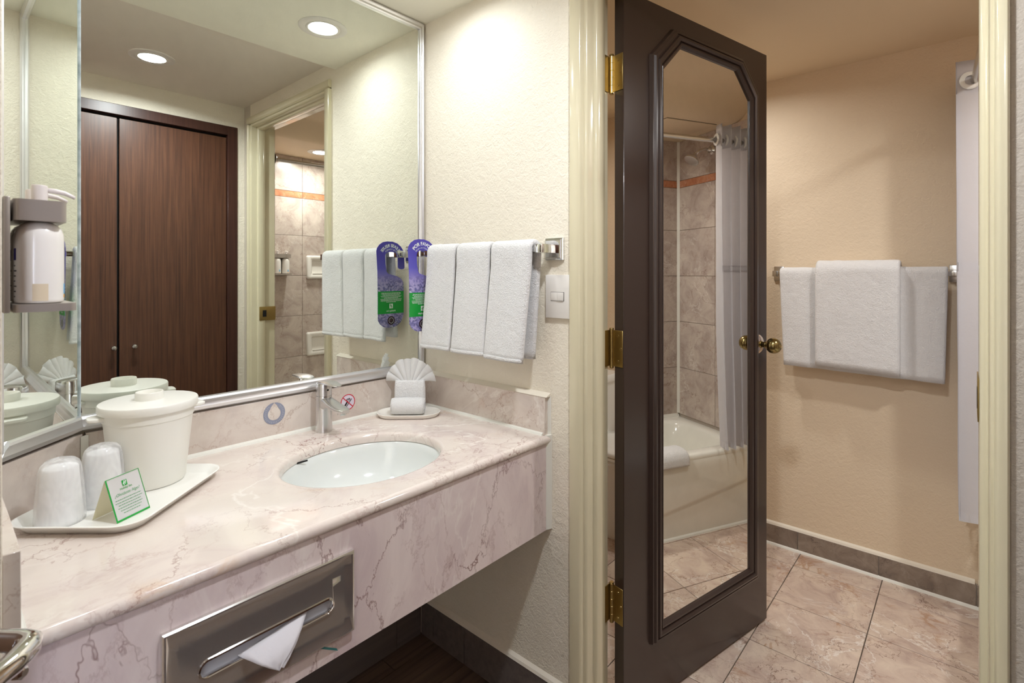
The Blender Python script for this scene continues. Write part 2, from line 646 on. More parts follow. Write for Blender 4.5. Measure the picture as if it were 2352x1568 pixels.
def lettering(name, s, size, mat, parent, origin, xdir, ydir, bold=0.0, arc=None, shear=0.0):
    """flat print: text laid on a surface; arc bends it round a circle of that radius"""
    me = text_mesh(s, size, bold, shear=shear)
    o, X, Y = Vector(origin), Vector(xdir).normalized(), Vector(ydir).normalized()
    for v in me.vertices:
        x, y = v.co.x, v.co.y
        if arc:
            a = x / arc
            x, y = math.sin(a) * (arc + y), math.cos(a) * (arc + y) - arc
        v.co = o + X * x + Y * y
    me.materials.clear()
    me.materials.append(MATS[mat])
    ob = bpy.data.objects.new(name, me)
    COL.objects.link(ob)
    ob.parent = parent
    return ob


def strips(name, rects, mat, parent, origin, xdir, ydir):
    """illegible small print: one mesh of short flat dashes on a surface"""
    o, X, Y = Vector(origin), Vector(xdir).normalized(), Vector(ydir).normalized()
    bm = bmesh.new()
    for x0, x1, y0, y1 in rects:
        bm.faces.new([bm.verts.new(o + X * a + Y * b) for a, b in ((x0, y0), (x1, y0), (x1, y1), (x0, y1))])
    return finish(bm, name, mat, parent, recalc=False)


def logo(parent, origin, xdir, ydir, size, mat_bg, mat_fg):
    """rounded square with a slanted script H"""
    o, X, Y = Vector(origin), Vector(xdir).normalized(), Vector(ydir).normalized()
    N = X.cross(Y).normalized()
    def poly(name, pts, mat, lift):
        return flat_poly(name, [tuple(o + X * (x * size) + Y * (y * size) + N * lift) for x, y in pts], mat, parent)
    poly('logo', [(-.5, -.55), (.5, -.55), (.5, .55), (-.5, .55)], mat_bg, 0.0001)
    k = poly('logo_letter', [(-.30, -.48), (-.16, -.48), (-.06, -.02), (.12, .06), (.06, -.30), (.18, -.34), (.24, .10), (.42, .20), (.36, .28), (.26, .24), (.34, .50), (.22, .52), (.10, .18), (-.08, .10), (.02, .42), (-.10, .44), (-.20, .04), (-.40, -.06), (-.34, -.14), (-.22, -.10)], mat_fg, 0.0002)
    return k


def sweep_flat(bm, path, width, thick, n_w=10, edge_n=4, side=Vector((0, 1, 0)), lean=None, ripple=None, closed_caps=True):
    """fold of cloth: a flat rounded cross-section (width along `side`) swept along a path of points.
    lean(s) shifts it sideways, ripple(s, w) pushes it along the path normal; s, w in 0..1"""
    pts = [Vector(p) for p in path]
    m = len(pts)
    L = [0.0]
    for a, b in zip(pts[:-1], pts[1:]):
        L.append(L[-1] + (b - a).length)
    loops = []
    for i, p in enumerate(pts):
        t = (pts[min(i + 1, m - 1)] - pts[max(i - 1, 0)]).normalized()
        nrm = side.cross(t).normalized()
        s = L[i] / L[-1]
        w = width(s) if callable(width) else width
        th = thick(s) if callable(thick) else thick
        off = lean(s) if lean else 0.0
        loop = []
        prof = []
        for k in range(n_w + 1):                      # upper side
            prof.append((-0.5 + k / n_w, 0.5))
        for k in range(1, edge_n):
            a = PI / 2 - PI * k / edge_n
            prof.append((0.5, 0.5 * math.sin(a), math.cos(a)))
        for k in range(n_w + 1):
            prof.append((0.5 - k / n_w, -0.5))
        for k in range(1, edge_n):
            a = PI / 2 - PI * (edge_n - k) / edge_n
            prof.append((-0.5, 0.5 * math.sin(a), -math.cos(a)))
        for q in prof:
            ww = q[0] * (w - th) + (q[2] * th * 0.5 if len(q) > 2 else 0.0)
            r = ripple(s, q[0] + 0.5) if ripple else 0.0
            loop.append(tuple(p + side * (ww + off) + nrm * (q[1] * th + r)))
        loops.append(loop)
    loft(bm, loops, True, closed_caps, closed_caps)


def drape_path(xbar, zbar, r, z_front, z_back, dirx=-1, n=10, arc=10, yb=0.0):
    """path in the XZ plane up the front, over a bar and down behind it (front lies on the -x side)"""
    pts = []
    for i in range(n):
        pts.append((xbar + dirx * r, yb, z_front + (zbar - z_front) * i / n))
    for i in range(arc + 1):
        a = PI * i / arc
        pts.append((xbar + dirx * r * math.cos(a), yb, zbar + r * math.sin(a)))
    for i in range(1, n + 1):
        pts.append((xbar - dirx * r, yb, zbar + (z_back - zbar) * i / n))
    return pts


def nz(x, y, z, s=1.0):
    return noise.noise(Vector((x * s, y * s, z * s)))


# ------------------------------------------------------------------ the shell: floors
hall_floor = box_obj('floor_hall', XE, XI, YC - 0.06, YM + 0.02, -0.06, -0.004, 'grout_dark')
tag(hall_floor, 'dark wood-look plank floor of the hall under the counter', 'floor', kind='structure')
pl_w, pl_l = 0.15, 0.60
row = 0
y = YC
plank_meshes = {}
while y < YM - 0.001:
    y1 = min(y + pl_w, YM)
    x = XE - (row % 3) * 0.2
    while x < XR - 0.001:
        xa, xb = max(x, XE), min(x + pl_l, XR)
        if xb - xa > 0.02:
            key = (round(xb - xa, 3), round(y1 - y, 3))
            if key not in plank_meshes:
                o = box_obj('plank', 0.0015, xb - xa - 0.0015, 0.0015, y1 - y - 0.0015, -0.004, 0.0, 'plank_dark', hall_floor)
                plank_meshes[key] = o.data
            else:
                o = bpy.data.objects.new('plank', plank_meshes[key]); COL.objects.link(o); o.parent = hall_floor
            o.location = (xa, y, 0)
        x += pl_l
    y = y1
    row += 1

bath_floor = box_obj('floor_bathroom', XI, XB, YT, YB, -0.06, -0.003, 'grout_dark')
tag(bath_floor, 'pinkish marble tile floor of the bathroom with thin dark joints', 'floor', kind='structure')
TS = 0.305
tile_mesh = {}


def grid_lines(lo, hi, anchor, step):
    k = math.ceil((lo - anchor) / step + 1e-6)
    g = [lo]
    while anchor + k * step < hi - 1e-6:
        g.append(anchor + k * step)
        k += 1
    g.append(hi)
    return g


gx, gy = grid_lines(XR + 0.09, XB, 1.905, TS), grid_lines(-0.06, YB, 0.575, TS)
for xa, xb in zip(gx[:-1], gx[1:]):
    for ya, yb in zip(gy[:-1], gy[1:]):
        key = (round(xb - xa, 3), round(yb - ya, 3))
        if key not in tile_mesh:
            o = box_obj('tile', 0.0015, xb - xa - 0.0015, 0.0015, yb - ya - 0.0015, -0.006, 0.0, 'marble_floor', bath_floor, bev=0.0008, seg=1)
            tile_mesh[key] = o.data
        else:
            o = bpy.data.objects.new('tile', tile_mesh[key]); COL.objects.link(o); o.parent = bath_floor
        o.location = (xa, ya, 0)
thr = box_obj('trim_2', XR, XR + 0.088, -0.02, 0.772, -0.01, 0.002, 'marble_splash', bev=0.001)
tag(thr, 'narrow marble threshold strip in the bathroom doorway', 'threshold', kind='structure')

# ------------------------------------------------------------------ walls and ceilings
wm = box_obj('wall_back', XE, XI, YM, YM + 0.12, 0, 2.35, 'wall_cream')
tag(wm, 'cream textured plaster wall behind the large mirror', 'wall', kind='structure')
wl = box_obj('wall_left', XE, XL, YL, YM, 0, 2.35, 'wall_cream', bev=0.004)
tag(wl, 'cream plaster wall end beside the counter at the soap bracket', 'wall', kind='structure')
bm = bmesh.new()
OY0, OY1, OZ = -0.036, 0.800, 2.090
box(bm, XR, XI, OY1, YM + 0.12, 0, 2.35)
box(bm, XR, XI, OY0, OY1, OZ, 2.35)
wr = finish(bm, 'wall_right', 'wall_cream')
tag(wr, 'cream stucco wall with the towel rail and bathroom doorway', 'wall', kind='structure')
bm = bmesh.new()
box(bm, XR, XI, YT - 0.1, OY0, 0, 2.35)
wr2 = finish(bm, 'wall_right_end', 'wall_cream_shaded')
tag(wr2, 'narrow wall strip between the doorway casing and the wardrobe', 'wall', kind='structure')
YBD = -1.90  # unseen bedroom and window, added to send cool daylight fill into the hall
wf = box_obj('wall_front', -0.42, XR, YC - 0.75, YC - 0.62, 0, 2.35, 'wall_cream')
tag(wf, 'plain cream wall behind the built-in wardrobe', 'wall', kind='structure')
wfs = box_obj('wall_wardrobe_side', -0.47, -0.42, YBD, YC, 0, 2.35, 'wall_cream')
tag(wfs, 'cream side wall of the wardrobe towards the bedroom', 'wall', kind='structure')
fbd = box_obj('floor_bedroom', XE, -0.47, YBD, YC - 0.06, -0.06, 0.0, 'plank_dark')
tag(fbd, 'dark wood-look floor of the bedroom beyond the hall', 'floor', kind='structure')
cbd = box_obj('ceiling_bedroom', XE, -0.47, YBD, YC - 0.60, Z_HALL, 2.35, 'ceiling_hall')
tag(cbd, 'flat ceiling of the bedroom beyond the hall', 'ceiling', kind='structure')
bm = bmesh.new()
WX0, WX1, WZ0, WZ1 = -2.30, -0.57, 0.25, 2.12
box(bm, XE - 0.12, WX0, YBD - 0.12, YBD, 0, 2.35)
box(bm, WX1, -0.42, YBD - 0.12, YBD, 0, 2.35)
box(bm, WX0, WX1, YBD - 0.12, YBD, 0, WZ0)
box(bm, WX0, WX1, YBD - 0.12, YBD, WZ1, 2.35)
wbd = finish(bm, 'wall_bedroom', 'wall_cream')
tag(wbd, 'unseen cream bedroom wall around the added daylight window', 'wall', kind='structure')
wn2 = thing('window_1', 'unseen wide bedroom window beyond the hall, added for daylight fill', 'window', kind='structure')
for a in ((WX0, WX0 + 0.04, WZ0, WZ1), (WX1 - 0.04, WX1, WZ0, WZ1), (WX0 + 0.04, WX1 - 0.04, WZ0, WZ0 + 0.04), (WX0 + 0.04, WX1 - 0.04, WZ1 - 0.04, WZ1), (-1.45, -1.41, WZ0 + 0.04, WZ1 - 0.04)):
    box_obj('window_frame', a[0], a[1], YBD - 0.09, YBD - 0.05, a[2], a[3], 'trim_paint', wn2)
we = box_obj('wall_entry', XE - 0.12, XE, -2.02, YM + 0.12, 0, 2.35, 'wall_cream')
tag(we, 'cream wall at the far entry end of the hall', 'wall', kind='structure')
wbx = box_obj('wall_bathroom_far', XB, XB + 0.12, YT - 0.1, YB + 0.12, 0, 2.35, 'wall_bath')
tag(wbx, 'peach plaster bathroom wall carrying the chrome towel rail', 'wall', kind='structure')
wby = box_obj('wall_bathroom_back', XI, XB, YB, YB + 0.12, 0, 2.35, 'wall_bath')
tag(wby, 'peach plaster bathroom wall behind the toilet tank', 'wall', kind='structure')
wbi = box_obj('wall_bathroom_near', XI, XI + 0.012, 0.80, YB, 0, 2.35, 'wall_bath')
tag(wbi, 'peach plaster wall face beside the open bathroom door', 'wall', kind='structure')

cs = box_obj('ceiling_vanity', XL, XR, SOF_Y, YM, Z_SOF, 2.35, 'ceiling_cream')
tag(cs, 'lowered cream ceiling strip above the vanity mirror', 'ceiling', kind='structure')
ch = box_obj('ceiling_hall', XE, XR, YC - 0.62, SOF_Y, Z_HALL, 2.35, 'ceiling_hall')
tag(ch, 'flat greyish ceiling of the hall before the wardrobe', 'ceiling', kind='structure')
bm = bmesh.new()
prof = [(YB, Z_BATH), (0.0, Z_BATH)]
for k in range(1, 17):
    t = k / 16
    prof.append((0.0 - 0.20 * t, Z_BATH + (Z_TUB - Z_BATH) * (t * t * (3 - 2 * t))))
prof += [(YT, Z_TUB), (YT, 2.35), (YB, 2.35)]
prism(bm, prof, 'x', XI, XB)
ct = finish(bm, 'ceiling_bathroom', 'ceiling_bath', smooth=30)
tag(ct, 'warm beige bathroom ceiling dipping lower over the bathtub', 'ceiling', kind='structure')
hx0, hx1, hy0, hy1 = 2.245, 2.575, -0.545, -0.250
box_obj('access_hatch', hx0, hx1, hy0, hy1, Z_TUB - 0.0045, Z_TUB + 0.002, 'ceiling_bath', ct, bev=0.0015)
for a in ((hx0 - 0.004, hx1 + 0.004, hy0 - 0.004, hy0), (hx0 - 0.004, hx1 + 0.004, hy1, hy1 + 0.004), (hx0 - 0.004, hx0, hy0, hy1), (hx1, hx1 + 0.004, hy0, hy1)):
    box_obj('hatch_joint', a[0], a[1], a[2], a[3], Z_TUB - 0.001, Z_TUB + 0.002, 'gap_grey', ct)

# upper wall over the wardrobe
wu = box_obj('wall_over_wardrobe', -0.42, XR, YC - 0.62, YC, 2.078, 2.35, 'wall_cream')
tag(wu, 'cream wall strip between the wardrobe top and hall ceiling', 'wall', kind='structure')
ws = box_obj('wall_beside_wardrobe', 1.137, XR, YC - 0.62, YC, 0, 2.078, 'wall_cream')
tag(ws, 'thin cream wall strip between wardrobe frame and doorway', 'wall', kind='structure')
# skirting under the counter (grey tiles with a plaster lip)
bbr = box_obj('baseboard_right', XR - 0.006, XR, 0.818, YM, 0, 0.122, 'grout_light')
tag(bbr, 'grey tile skirting along the wall right of the counter recess', 'skirting', kind='structure')
for a, b in ((0.818, 1.235), (1.235, 1.390), (1.390, 1.455)):
    box_obj('tile', XR - 0.011, XR - 0.002, a + 0.0012, b - 0.0012, 0.001, 0.123, 'skirting_grey', bbr, bev=0.0008, seg=1)
prism_obj('plaster_lip', [(XR, 0.123), (XR - 0.012, 0.123), (XR - 0.009, 0.131), (XR, 0.138)], 'y', 0.818, YM, 'plaster_lip', bbr).data.transform(Matrix.Identity(4))
bbb = box_obj('baseboard_back', XL, XR - 0.011, YM - 0.006, YM, 0, 0.122, 'grout_light')
tag(bbb, 'grey tile skirting along the wall at the back of the counter recess', 'skirting', kind='structure')
for a, b in ((XL, 0.35), (0.35, 0.72), (0.72, 1.06), (1.06, XR - 0.012)):
    box_obj('tile', a + 0.0012, b - 0.0012, YM - 0.011, YM - 0.002, 0.001, 0.123, 'skirting_grey', bbb, bev=0.0008, seg=1)

# bathroom skirting
bbx = box_obj('baseboard_bathroom', XB - 0.008, XB, -0.035, YB, 0.0, 0.090, 'grout_light')
tag(bbx, 'grey marble tile skirting below the bathroom towel rail', 'skirting', kind='structure')
gy2 = grid_lines(-0.035, YB, 0.283, 0.305)
for a, b in zip(gy2[:-1], gy2[1:]):
    box_obj('tile', XB - 0.014, XB - 0.003, a + 0.001, b - 0.001, 0.004, 0.092, 'marble_skirting', bbx, bev=0.001, seg=1)
prism_obj('caulk_strip', [(XB - 0.013, 0.0), (XB - 0.022, 0.0), (XB - 0.019, 0.006), (XB - 0.013, 0.011)], 'y', -0.035, YB, 'caulk', bbx)
prism_obj('plaster_lip', [(XB, 0.092), (XB - 0.014, 0.092), (XB - 0.010, 0.101), (XB, 0.106)], 'y', -0.018, YB, 'plaster_lip', bbx)

# ------------------------------------------------------------------ tiled tub walls
tw_mesh = {}


def tiled_wall(name, label, axis, pos, lo, hi, anchor, out):
    """tile skin on a wall; axis = the horizontal axis along the wall, out = +1/-1 side it faces"""
    th = 0.010
    par = empty(name)
    tag(par, label, 'tiled wall', kind='structure')
    bm = bmesh.new()
    if axis == 'x':
        box(bm, lo, hi, min(pos, pos + out * 0.004), max(pos, pos + out * 0.004), 0.3, Z_TUB)
    else:
        box(bm, min(pos, pos + out * 0.004), max(pos, pos + out * 0.004), lo, hi, 0.3, Z_TUB)
    finish(bm, 'grout_bed', 'grout_light', par)
    zs = [0.405, 0.695, 0.980, 1.262, 1.544, 1.808, 1.852, Z_TUB]
    g = grid_lines(lo, hi, anchor, TS)
    for za, zb in zip(zs[:-1], zs[1:]):
        acc = abs(za - 1.808) < 1e-6
        for a, b in zip(g[:-1], g[1:]):
            if b - a < 0.01:
                continue
            key = (axis, out, round(b - a, 3), round(zb - za, 3), acc)
            if key not in tw_mesh:
                m = 'marble_accent' if acc else 'marble_wall_tile'
                d0, d1 = (0, th) if out > 0 else (-th, 0)
                e = 0.0011
                if axis == 'x':
                    o = box_obj('tile', e, b - a - e, d0, d1, e, zb - za - e, m, par, bev=0.0007, seg=1)
                else:
                    o = box_obj('tile', d0, d1, e, b - a - e, e, zb - za - e, m, par, bev=0.0007, seg=1)
                tw_mesh[key] = o.data
            else:
                o = bpy.data.objects.new('tile', tw_mesh[key]); COL.objects.link(o); o.parent = par
            o.location = (a, pos, za) if axis == 'x' else (pos, a, za)
    return par


wtb = box_obj('wall_tub_core', XI, XB, YT - 0.1, YT, 0, 2.35, 'wall_bath')
tag(wtb, 'plain wall core behind the bathtub tiles', 'wall', kind='structure')
twb = tiled_wall('wall_tub_back', 'beige marble tiled wall behind the bathtub with terracotta stripe', 'x', YT, XI, XB, 1.770, 1)
twf = tiled_wall('wall_tub_far', 'beige marble tiled end wall with the shower head', 'y', XB, YT + 0.010, -0.030, -0.335, -1)
twn = tiled_wall('wall_tub_near', 'beige marble tiled end wall beside the bathroom doorway', 'y', XI, YT + 0.010, -0.040, -0.335, 1)
prism_obj('caulk_strip', [(XB - 0.010, YT + 0.010), (XB - 0.022, YT + 0.010), (XB - 0.010, YT + 0.022)], 'z', 0.41, Z_TUB, 'caulk', twf)
prism_obj('caulk_strip', [(XI + 0.010, YT + 0.010), (XI + 0.022, YT + 0.010), (XI + 0.010, YT + 0.022)], 'z', 0.41, Z_TUB, 'caulk', twn)
box_obj('edge_strip', XB - 0.013, XB, -0.031, -0.018, 0.405, Z_TUB, 'caulk', twf, bev=0.002)

# ------------------------------------------------------------------ door frame
tf = thing('trim_1', 'glossy cream door frame with stepped casing around the bathroom doorway', 'door frame', kind='structure')
ZH = 2.084
left_prof = [(XR, 0.816), (1.162, 0.816), (1.158, 0.813), (1.158, 0.784), (1.162, 0.779), (1.172, 0.778), (1.174, 0.777), (1.174, 0.771), (1.178, 0.767), (1.203, 0.767), (1.205, 0.766), (1.205, 0.759), (1.209, 0.755), (1.243, 0.754), (1.245, 0.756), (1.245, 0.781), (1.302, 0.781), (1.302, 0.800), (XR, 0.800)]
right_prof = [(XR, -0.050), (1.162, -0.050), (1.158, -0.047), (1.158, -0.037), (1.162, -0.033), (1.172, -0.032), (1.174, -0.031), (1.174, -0.027), (1.178, -0.025), (1.203, -0.025), (1.205, -0.024), (1.205, -0.018), (1.209, -0.014), (1.243, -0.013), (1.245, -0.015), (1.245, -0.028), (1.302, -0.028), (1.302, -0.036), (XR, -0.036)]
prism_obj('jamb', left_prof, 'z', 0.0, ZH, 'trim_paint', tf, smooth=50)
prism_obj('jamb', right_prof, 'z', 0.0, ZH, 'trim_paint', tf, smooth=50)
head = [(x, ZH + (0.769 - yy)) for x, yy in [(XR, 0.730), (1.162, 0.730), (1.158, 0.733), (1.158, 0.758), (1.162, 0.763), (1.174, 0.764), (1.174, 0.771), (1.178, 0.775), (1.203, 0.775), (1.205, 0.783), (1.209, 0.787), (1.243, 0.788), (1.245, 0.786), (1.245, 0.769), (1.302, 0.769), (1.302, 0.760), (XR, 0.760)]]
bm = bmesh.new()
lo = [bm.verts.new((x, -0.050, z)) for x, z in head]
hi = [bm.verts.new((x, 0.816, z)) for x, z in head]
for i in range(len(head)):
    j = (i + 1) % len(head)
    bm.faces.new((lo[i], lo[j], hi[j], hi[i]))
bm.faces.new(list(reversed(lo))); bm.faces.new(hi)
finish(bm, 'head_jamb', 'trim_paint', tf, smooth=50)
sp = box_obj('strike_plate', 1.212, 1.300, -0.0135, -0.0115, 1.018, 1.094, 'brass', tf, bev=0.0008)
box_obj('latch_hole', 1.230, 1.250, -0.012, -0.0108, 1.038, 1.074, 'black_gap', sp)

# ------------------------------------------------------------------ bathroom door (open, with mirror)
TH = math.radians(13.0)
door = thing('door_1', 'open dark brown bathroom door with long mirror in an octagonal moulding', 'door', (1.3042, 0.7296, 0), -TH, kind='structure')
DW, DT, DZ0, DZ1 = 0.7646, 0.036, 0.008, 2.080
box_obj('leaf', 0, DW, 0, DT, DZ0, DZ1, 'door_brown', door, bev=0.0015, seg=1)


def oct_loop(x0, x1, z0, z1, cx, cz):
    return [(x0, z0), (x1, z0), (x1, z1 - cz), (x1 - cx, z1), (x0 + cx, z1), (x0, z1 - cz)]


glass_poly = oct_loop(0.155, 0.640, 0.232, 1.975, 0.088, 0.088)
flat = flat_poly('mirror_pane', [(x, -0.006, z) for x, z in glass_poly], 'door_mirror_glass', door)
bm = bmesh.new()
# stepped moulding profile: (inset outwards from glass, depth towards the room)
prof = [(-0.004, -0.004), (-0.004, -0.010), (0.002, -0.0165), (0.006, -0.0175), (0.0085, -0.0135), (0.011, -0.0135), (0.0125, -0.0195), (0.018, -0.0235), (0.024, -0.0225), (0.0265, -0.0165), (0.029, -0.0165), (0.0305, -0.0195), (0.036, -0.0185), (0.040, -0.012), (0.043, -0.011), (0.045, -0.004), (0.047, 0.002)]
loops = []
cxg = 0.088
for off, dep in prof:
    k = off * (math.sqrt(2) - 1) * 0.9
    lp = oct_loop(0.155 - off, 0.640 + off, 0.232 - off, 1.975 + off, 0.088 + k * 0.6, 0.088 + k * 0.6)
    loops.append([(x, dep, z) for x, z in lp])
loft(bm, loops, True, False, False)
finish(bm, 'moulding', 'door_brown', door, smooth=25)

# knob set (both faces)
KX, KZ = 0.706, 1.022
for sgn, yf in ((-1, 0.0), (1, DT)):
    bm = bmesh.new()
    lathe(bm, [(0.0, yf), (0.033, yf), (0.0335, yf + sgn * 0.002), (0.028, yf + sgn * 0.007), (0.012, yf + sgn * 0.010)][1:], 32, (KX, 0, KZ), axis='y')
    rose = finish(bm, 'rose', 'rose_metal', door, smooth=True)
    bm = bmesh.new()
    prof = [(0.0125, 0.008), (0.0130, 0.012), (0.0105, 0.014), (0.0095, 0.026), (0.0125, 0.029), (0.0115, 0.032), (0.0145, 0.035), (0.0215, 0.040), (0.0262, 0.047), (0.0278, 0.055), (0.0270, 0.063), (0.0240, 0.070), (0.0185, 0.076), (0.0090, 0.080)]
    lathe(bm, [(r, yf + sgn * h) for r, h in prof], 32, (KX, 0, KZ), axis='y')
    kn = finish(bm, 'knob', 'bronze_knob', door, smooth=True)
    bm = bmesh.new()
    lathe(bm, [(0.0072, yf + sgn * 0.0795), (0.0068, yf + sgn * 0.0815), (0.0045, yf + sgn * 0.0818), (0.0038, yf + sgn * 0.0805)], 20, (KX, 0, KZ), axis='y')
    finish(bm, 'key_button', 'brass_pin', kn, smooth=True)

# hinges: leaf on the door edge, pin, leaf on the jamb
for hz in (1.850, 1.062, 0.330):
    hg = empty('hinge')
    hg.parent = door
    h = 0.104
    box_obj('hinge_leaf', -0.0022, -0.0002, 0.003, 0.041, hz - h / 2, hz + h / 2, 'brass', hg, bev=0.0006, seg=1)
    bm = bmesh.new()
    px, py = -0.004, 0.0430
    lathe(bm, [(0.0052, -h / 2 - 0.006), (0.0066, -h / 2 - 0.003), (0.0060, -h / 2), (0.0060, -h / 2 + 0.019), (0.0054, -h / 2 + 0.0195), (0.0060, -h / 2 + 0.020), (0.0060, -0.0105), (0.0054, -0.010), (0.0060, -0.0095), (0.0060, 0.0105), (0.0054, 0.011), (0.0060, 0.0115), (0.0060, h / 2 - 0.020), (0.0054, h / 2 - 0.0195), (0.0060, h / 2 - 0.019), (0.0060, h / 2), (0.0072, h / 2 + 0.002), (0.0060, h / 2 + 0.006)], 18, (px, py, hz))
    finish(bm, 'hinge_pin', 'brass_pin', hg, smooth=30)
    # jamb leaf: laid on the rebate of the frame, brought into the door's own space
    bm = bmesh.new()
    box(bm, 1.266, 1.311, 0.7782, 0.7806, hz - h / 2, hz + h / 2, 0.0006, 1)
    jl = finish(bm, 'hinge_leaf', 'brass', hg, smooth=True)
    jl.data.transform((Matrix.Translation((1.3042, 0.7296, 0)) @ Matrix.Rotation(-TH, 4, 'Z')).inverted())
    for sx, sz in ((0.020, 0.036), (0.010, 0.0), (0.020, -0.036)):
        bm = bmesh.new()
        lathe(bm, [(0.0042, -0.0024), (0.0038, -0.0032), (0.0016, -0.0026)], 12, (0, sx, hz + sz), axis='x')
        finish(bm, 'screw', 'brass_pin', hg, smooth=True)

# ------------------------------------------------------------------ built-in wardrobe (seen in the mirror)
wd = thing('wardrobe', 'built-in dark walnut wardrobe with two flush doors seen in the mirror', 'wardrobe', (0, 0, 0))
box_obj('carcass', -0.42, 1.137, YC - 0.60, YC - 0.030, 0.0, 2.076, 'black_gap', wd)
box_obj('frame_side', 1.086, 1.136, YC - 0.050, YC + 0.006, 0.0, 2.076, 'closet_frame_wood', wd, bev=0.001, seg=1)
box_obj('frame_side', -0.42, -0.370, YC - 0.050, YC + 0.006, 0.0, 2.076, 'closet_frame_wood', wd, bev=0.001, seg=1)
box_obj('frame_top', -0.370, 1.086, YC - 0.050, YC + 0.006, 2.028, 2.076, 'closet_frame_wood', wd, bev=0.001, seg=1)
box_obj('plinth', -0.370, 1.086, YC - 0.050, YC - 0.012, 0.0, 0.075, 'closet_frame_wood', wd)
dxs = [(0.610, 1.0835, 0.665), (0.122, 0.6005, 0.585), (-0.366, 0.1125, 0.055)]
for k, (a, b, kx) in enumerate(dxs):
    dd = box_obj('door', a, b, YC - 0.026, YC - 0.006, 0.080, 2.014, 'closet_wood', wd, bev=0.001, seg=1)
    bm = bmesh.new()
    lathe(bm, [(0.005, -0.008), (0.0045, 0.006), (0.010, 0.012), (0.012, 0.018), (0.010, 0.024), (0.004, 0.026)], 18, (kx, YC, 0.926), axis='y')
    finish(bm, 'knob', 'chrome_soft', dd, smooth=True)

# ------------------------------------------------------------------ vanity counter
vc = thing('vanity_counter', 'pinkish marble vanity counter with deep apron and low backsplash', 'counter')
SX, SY, SA, SB = 0.730, 1.135, 0.200, 0.165
YF = 0.885
outline = [(XL, YF + 0.012), (XR, YF + 0.012), (XR, YM), (0.222, YM), (XL, 1.310)]


def ray_out(ang):
    d = (math.cos(ang), math.sin(ang))
    best = 1e9
    n = len(outline)
    for i in range(n):
        a, b = outline[i], outline[(i + 1) % n]
        ex, ey = b[0] - a[0], b[1] - a[1]
        den = d[0] * ey - d[1] * ex
        if abs(den) < 1e-9:
            continue
        t = ((a[0] - SX) * ey - (a[1] - SY) * ex) / den
        s = ((a[0] - SX) * d[1] - (a[1] - SY) * d[0]) / den
        if t > 0 and -1e-6 <= s <= 1 + 1e-6:
            best = min(best, t)
    return (SX + d[0] * best, SY + d[1] * best)


angs = sorted([2 * PI * i / 96 for i in range(96)] + [math.atan2(p[1] - SY, p[0] - SX) % (2 * PI) for p in outline])
bm = bmesh.new()
out_top = [ray_out(a) for a in angs]


def ell(a, da):
    # point on the ellipse in direction a (polar form)
    A, B = SA + da, SB + da
    r = A * B / math.sqrt((B * math.cos(a)) ** 2 + (A * math.sin(a)) ** 2)
    return (SX + r * math.cos(a), SY + r * math.sin(a))


loops = [[(x, y, ZC - 0.023) for x, y in out_top], [(x, y, ZC) for x, y in out_top]]
for da, z in ((0.012, ZC), (0.007, ZC - 0.001), (0.003, ZC - 0.004), (0.001, ZC - 0.009), (0.0, ZC - 0.014), (0.0, ZC - 0.023)):
    loops.append([(*ell(a, da), z) for a in angs])
rings = loft(bm, loops, True, False, False)
n = len(angs)
for i in range(n):
    j = (i + 1) % n
    bm.faces.new((rings[-1][i], rings[-1][j], rings[0][j], rings[0][i]))
nose = [(YF + 0.0125, ZC - 0.0001)] + [(YF + 0.012 - 0.012 * math.sin(a), ZC - 0.012 + 0.012 * math.cos(a)) for a in [PI / 2 * k / 6 for k in range(1, 7)]] + [(YF, ZC - 0.014)] + [(YF + 0.009 - 0.009 * math.cos(a), ZC - 0.014 - 0.009 * math.sin(a)) for a in [PI / 2 * k / 5 for k in range(1, 6)]] + [(YF + 0.0125, ZC - 0.0229)]
prism(bm, nose, 'x', XL, XR - 0.002)
finish(bm, 'countertop', 'marble_top', vc, smooth=35)
bm = bmesh.new()
box(bm, XL, XR - 0.003, YF + 0.007, YF + 0.027, 0.553, ZC - 0.0225, 0.0015, 1)
finish(bm, 'apron', 'marble_apron', vc, smooth=True)
flat_poly('pen_mark', [(0.478, YF + 0.0066, 0.594), (0.484, YF + 0.0066, 0.590), (0.512, YF + 0.0066, 0.572), (0.515, YF + 0.0066, 0.5655), (0.508, YF + 0.0066, 0.570), (0.480, YF + 0.0066, 0.588)], 'teal_mark', vc)
# backsplash: main, 45 degree corner, right return, left return
ZS = 0.928
box_obj('backsplash', 0.232, XR - 0.001, YM - 0.020, YM - 0.0005, ZC, ZS, 'marble_splash', vc, bev=0.001, seg=1)
bm = bmesh.new()
prism(bm, [(0.222, YM - 0.012), (0.232 - 0.006, YM - 0.0225), (XL + 0.018, 1.3045), (XL, 1.300), (XL, 1.312)], 'z', ZC, ZS)
finish(bm, 'backsplash', 'marble_splash', vc)
box_obj('backsplash', XR - 0.020, XR - 0.0005, YF + 0.010, YM - 0.020, ZC, ZS, 'marble_splash', vc, bev=0.001, seg=1)
box_obj('backsplash', XL + 0.0005, XL + 0.018, YF + 0.010, 1.300, ZC, ZS, 'marble_splash', vc, bev=0.001, seg=1)
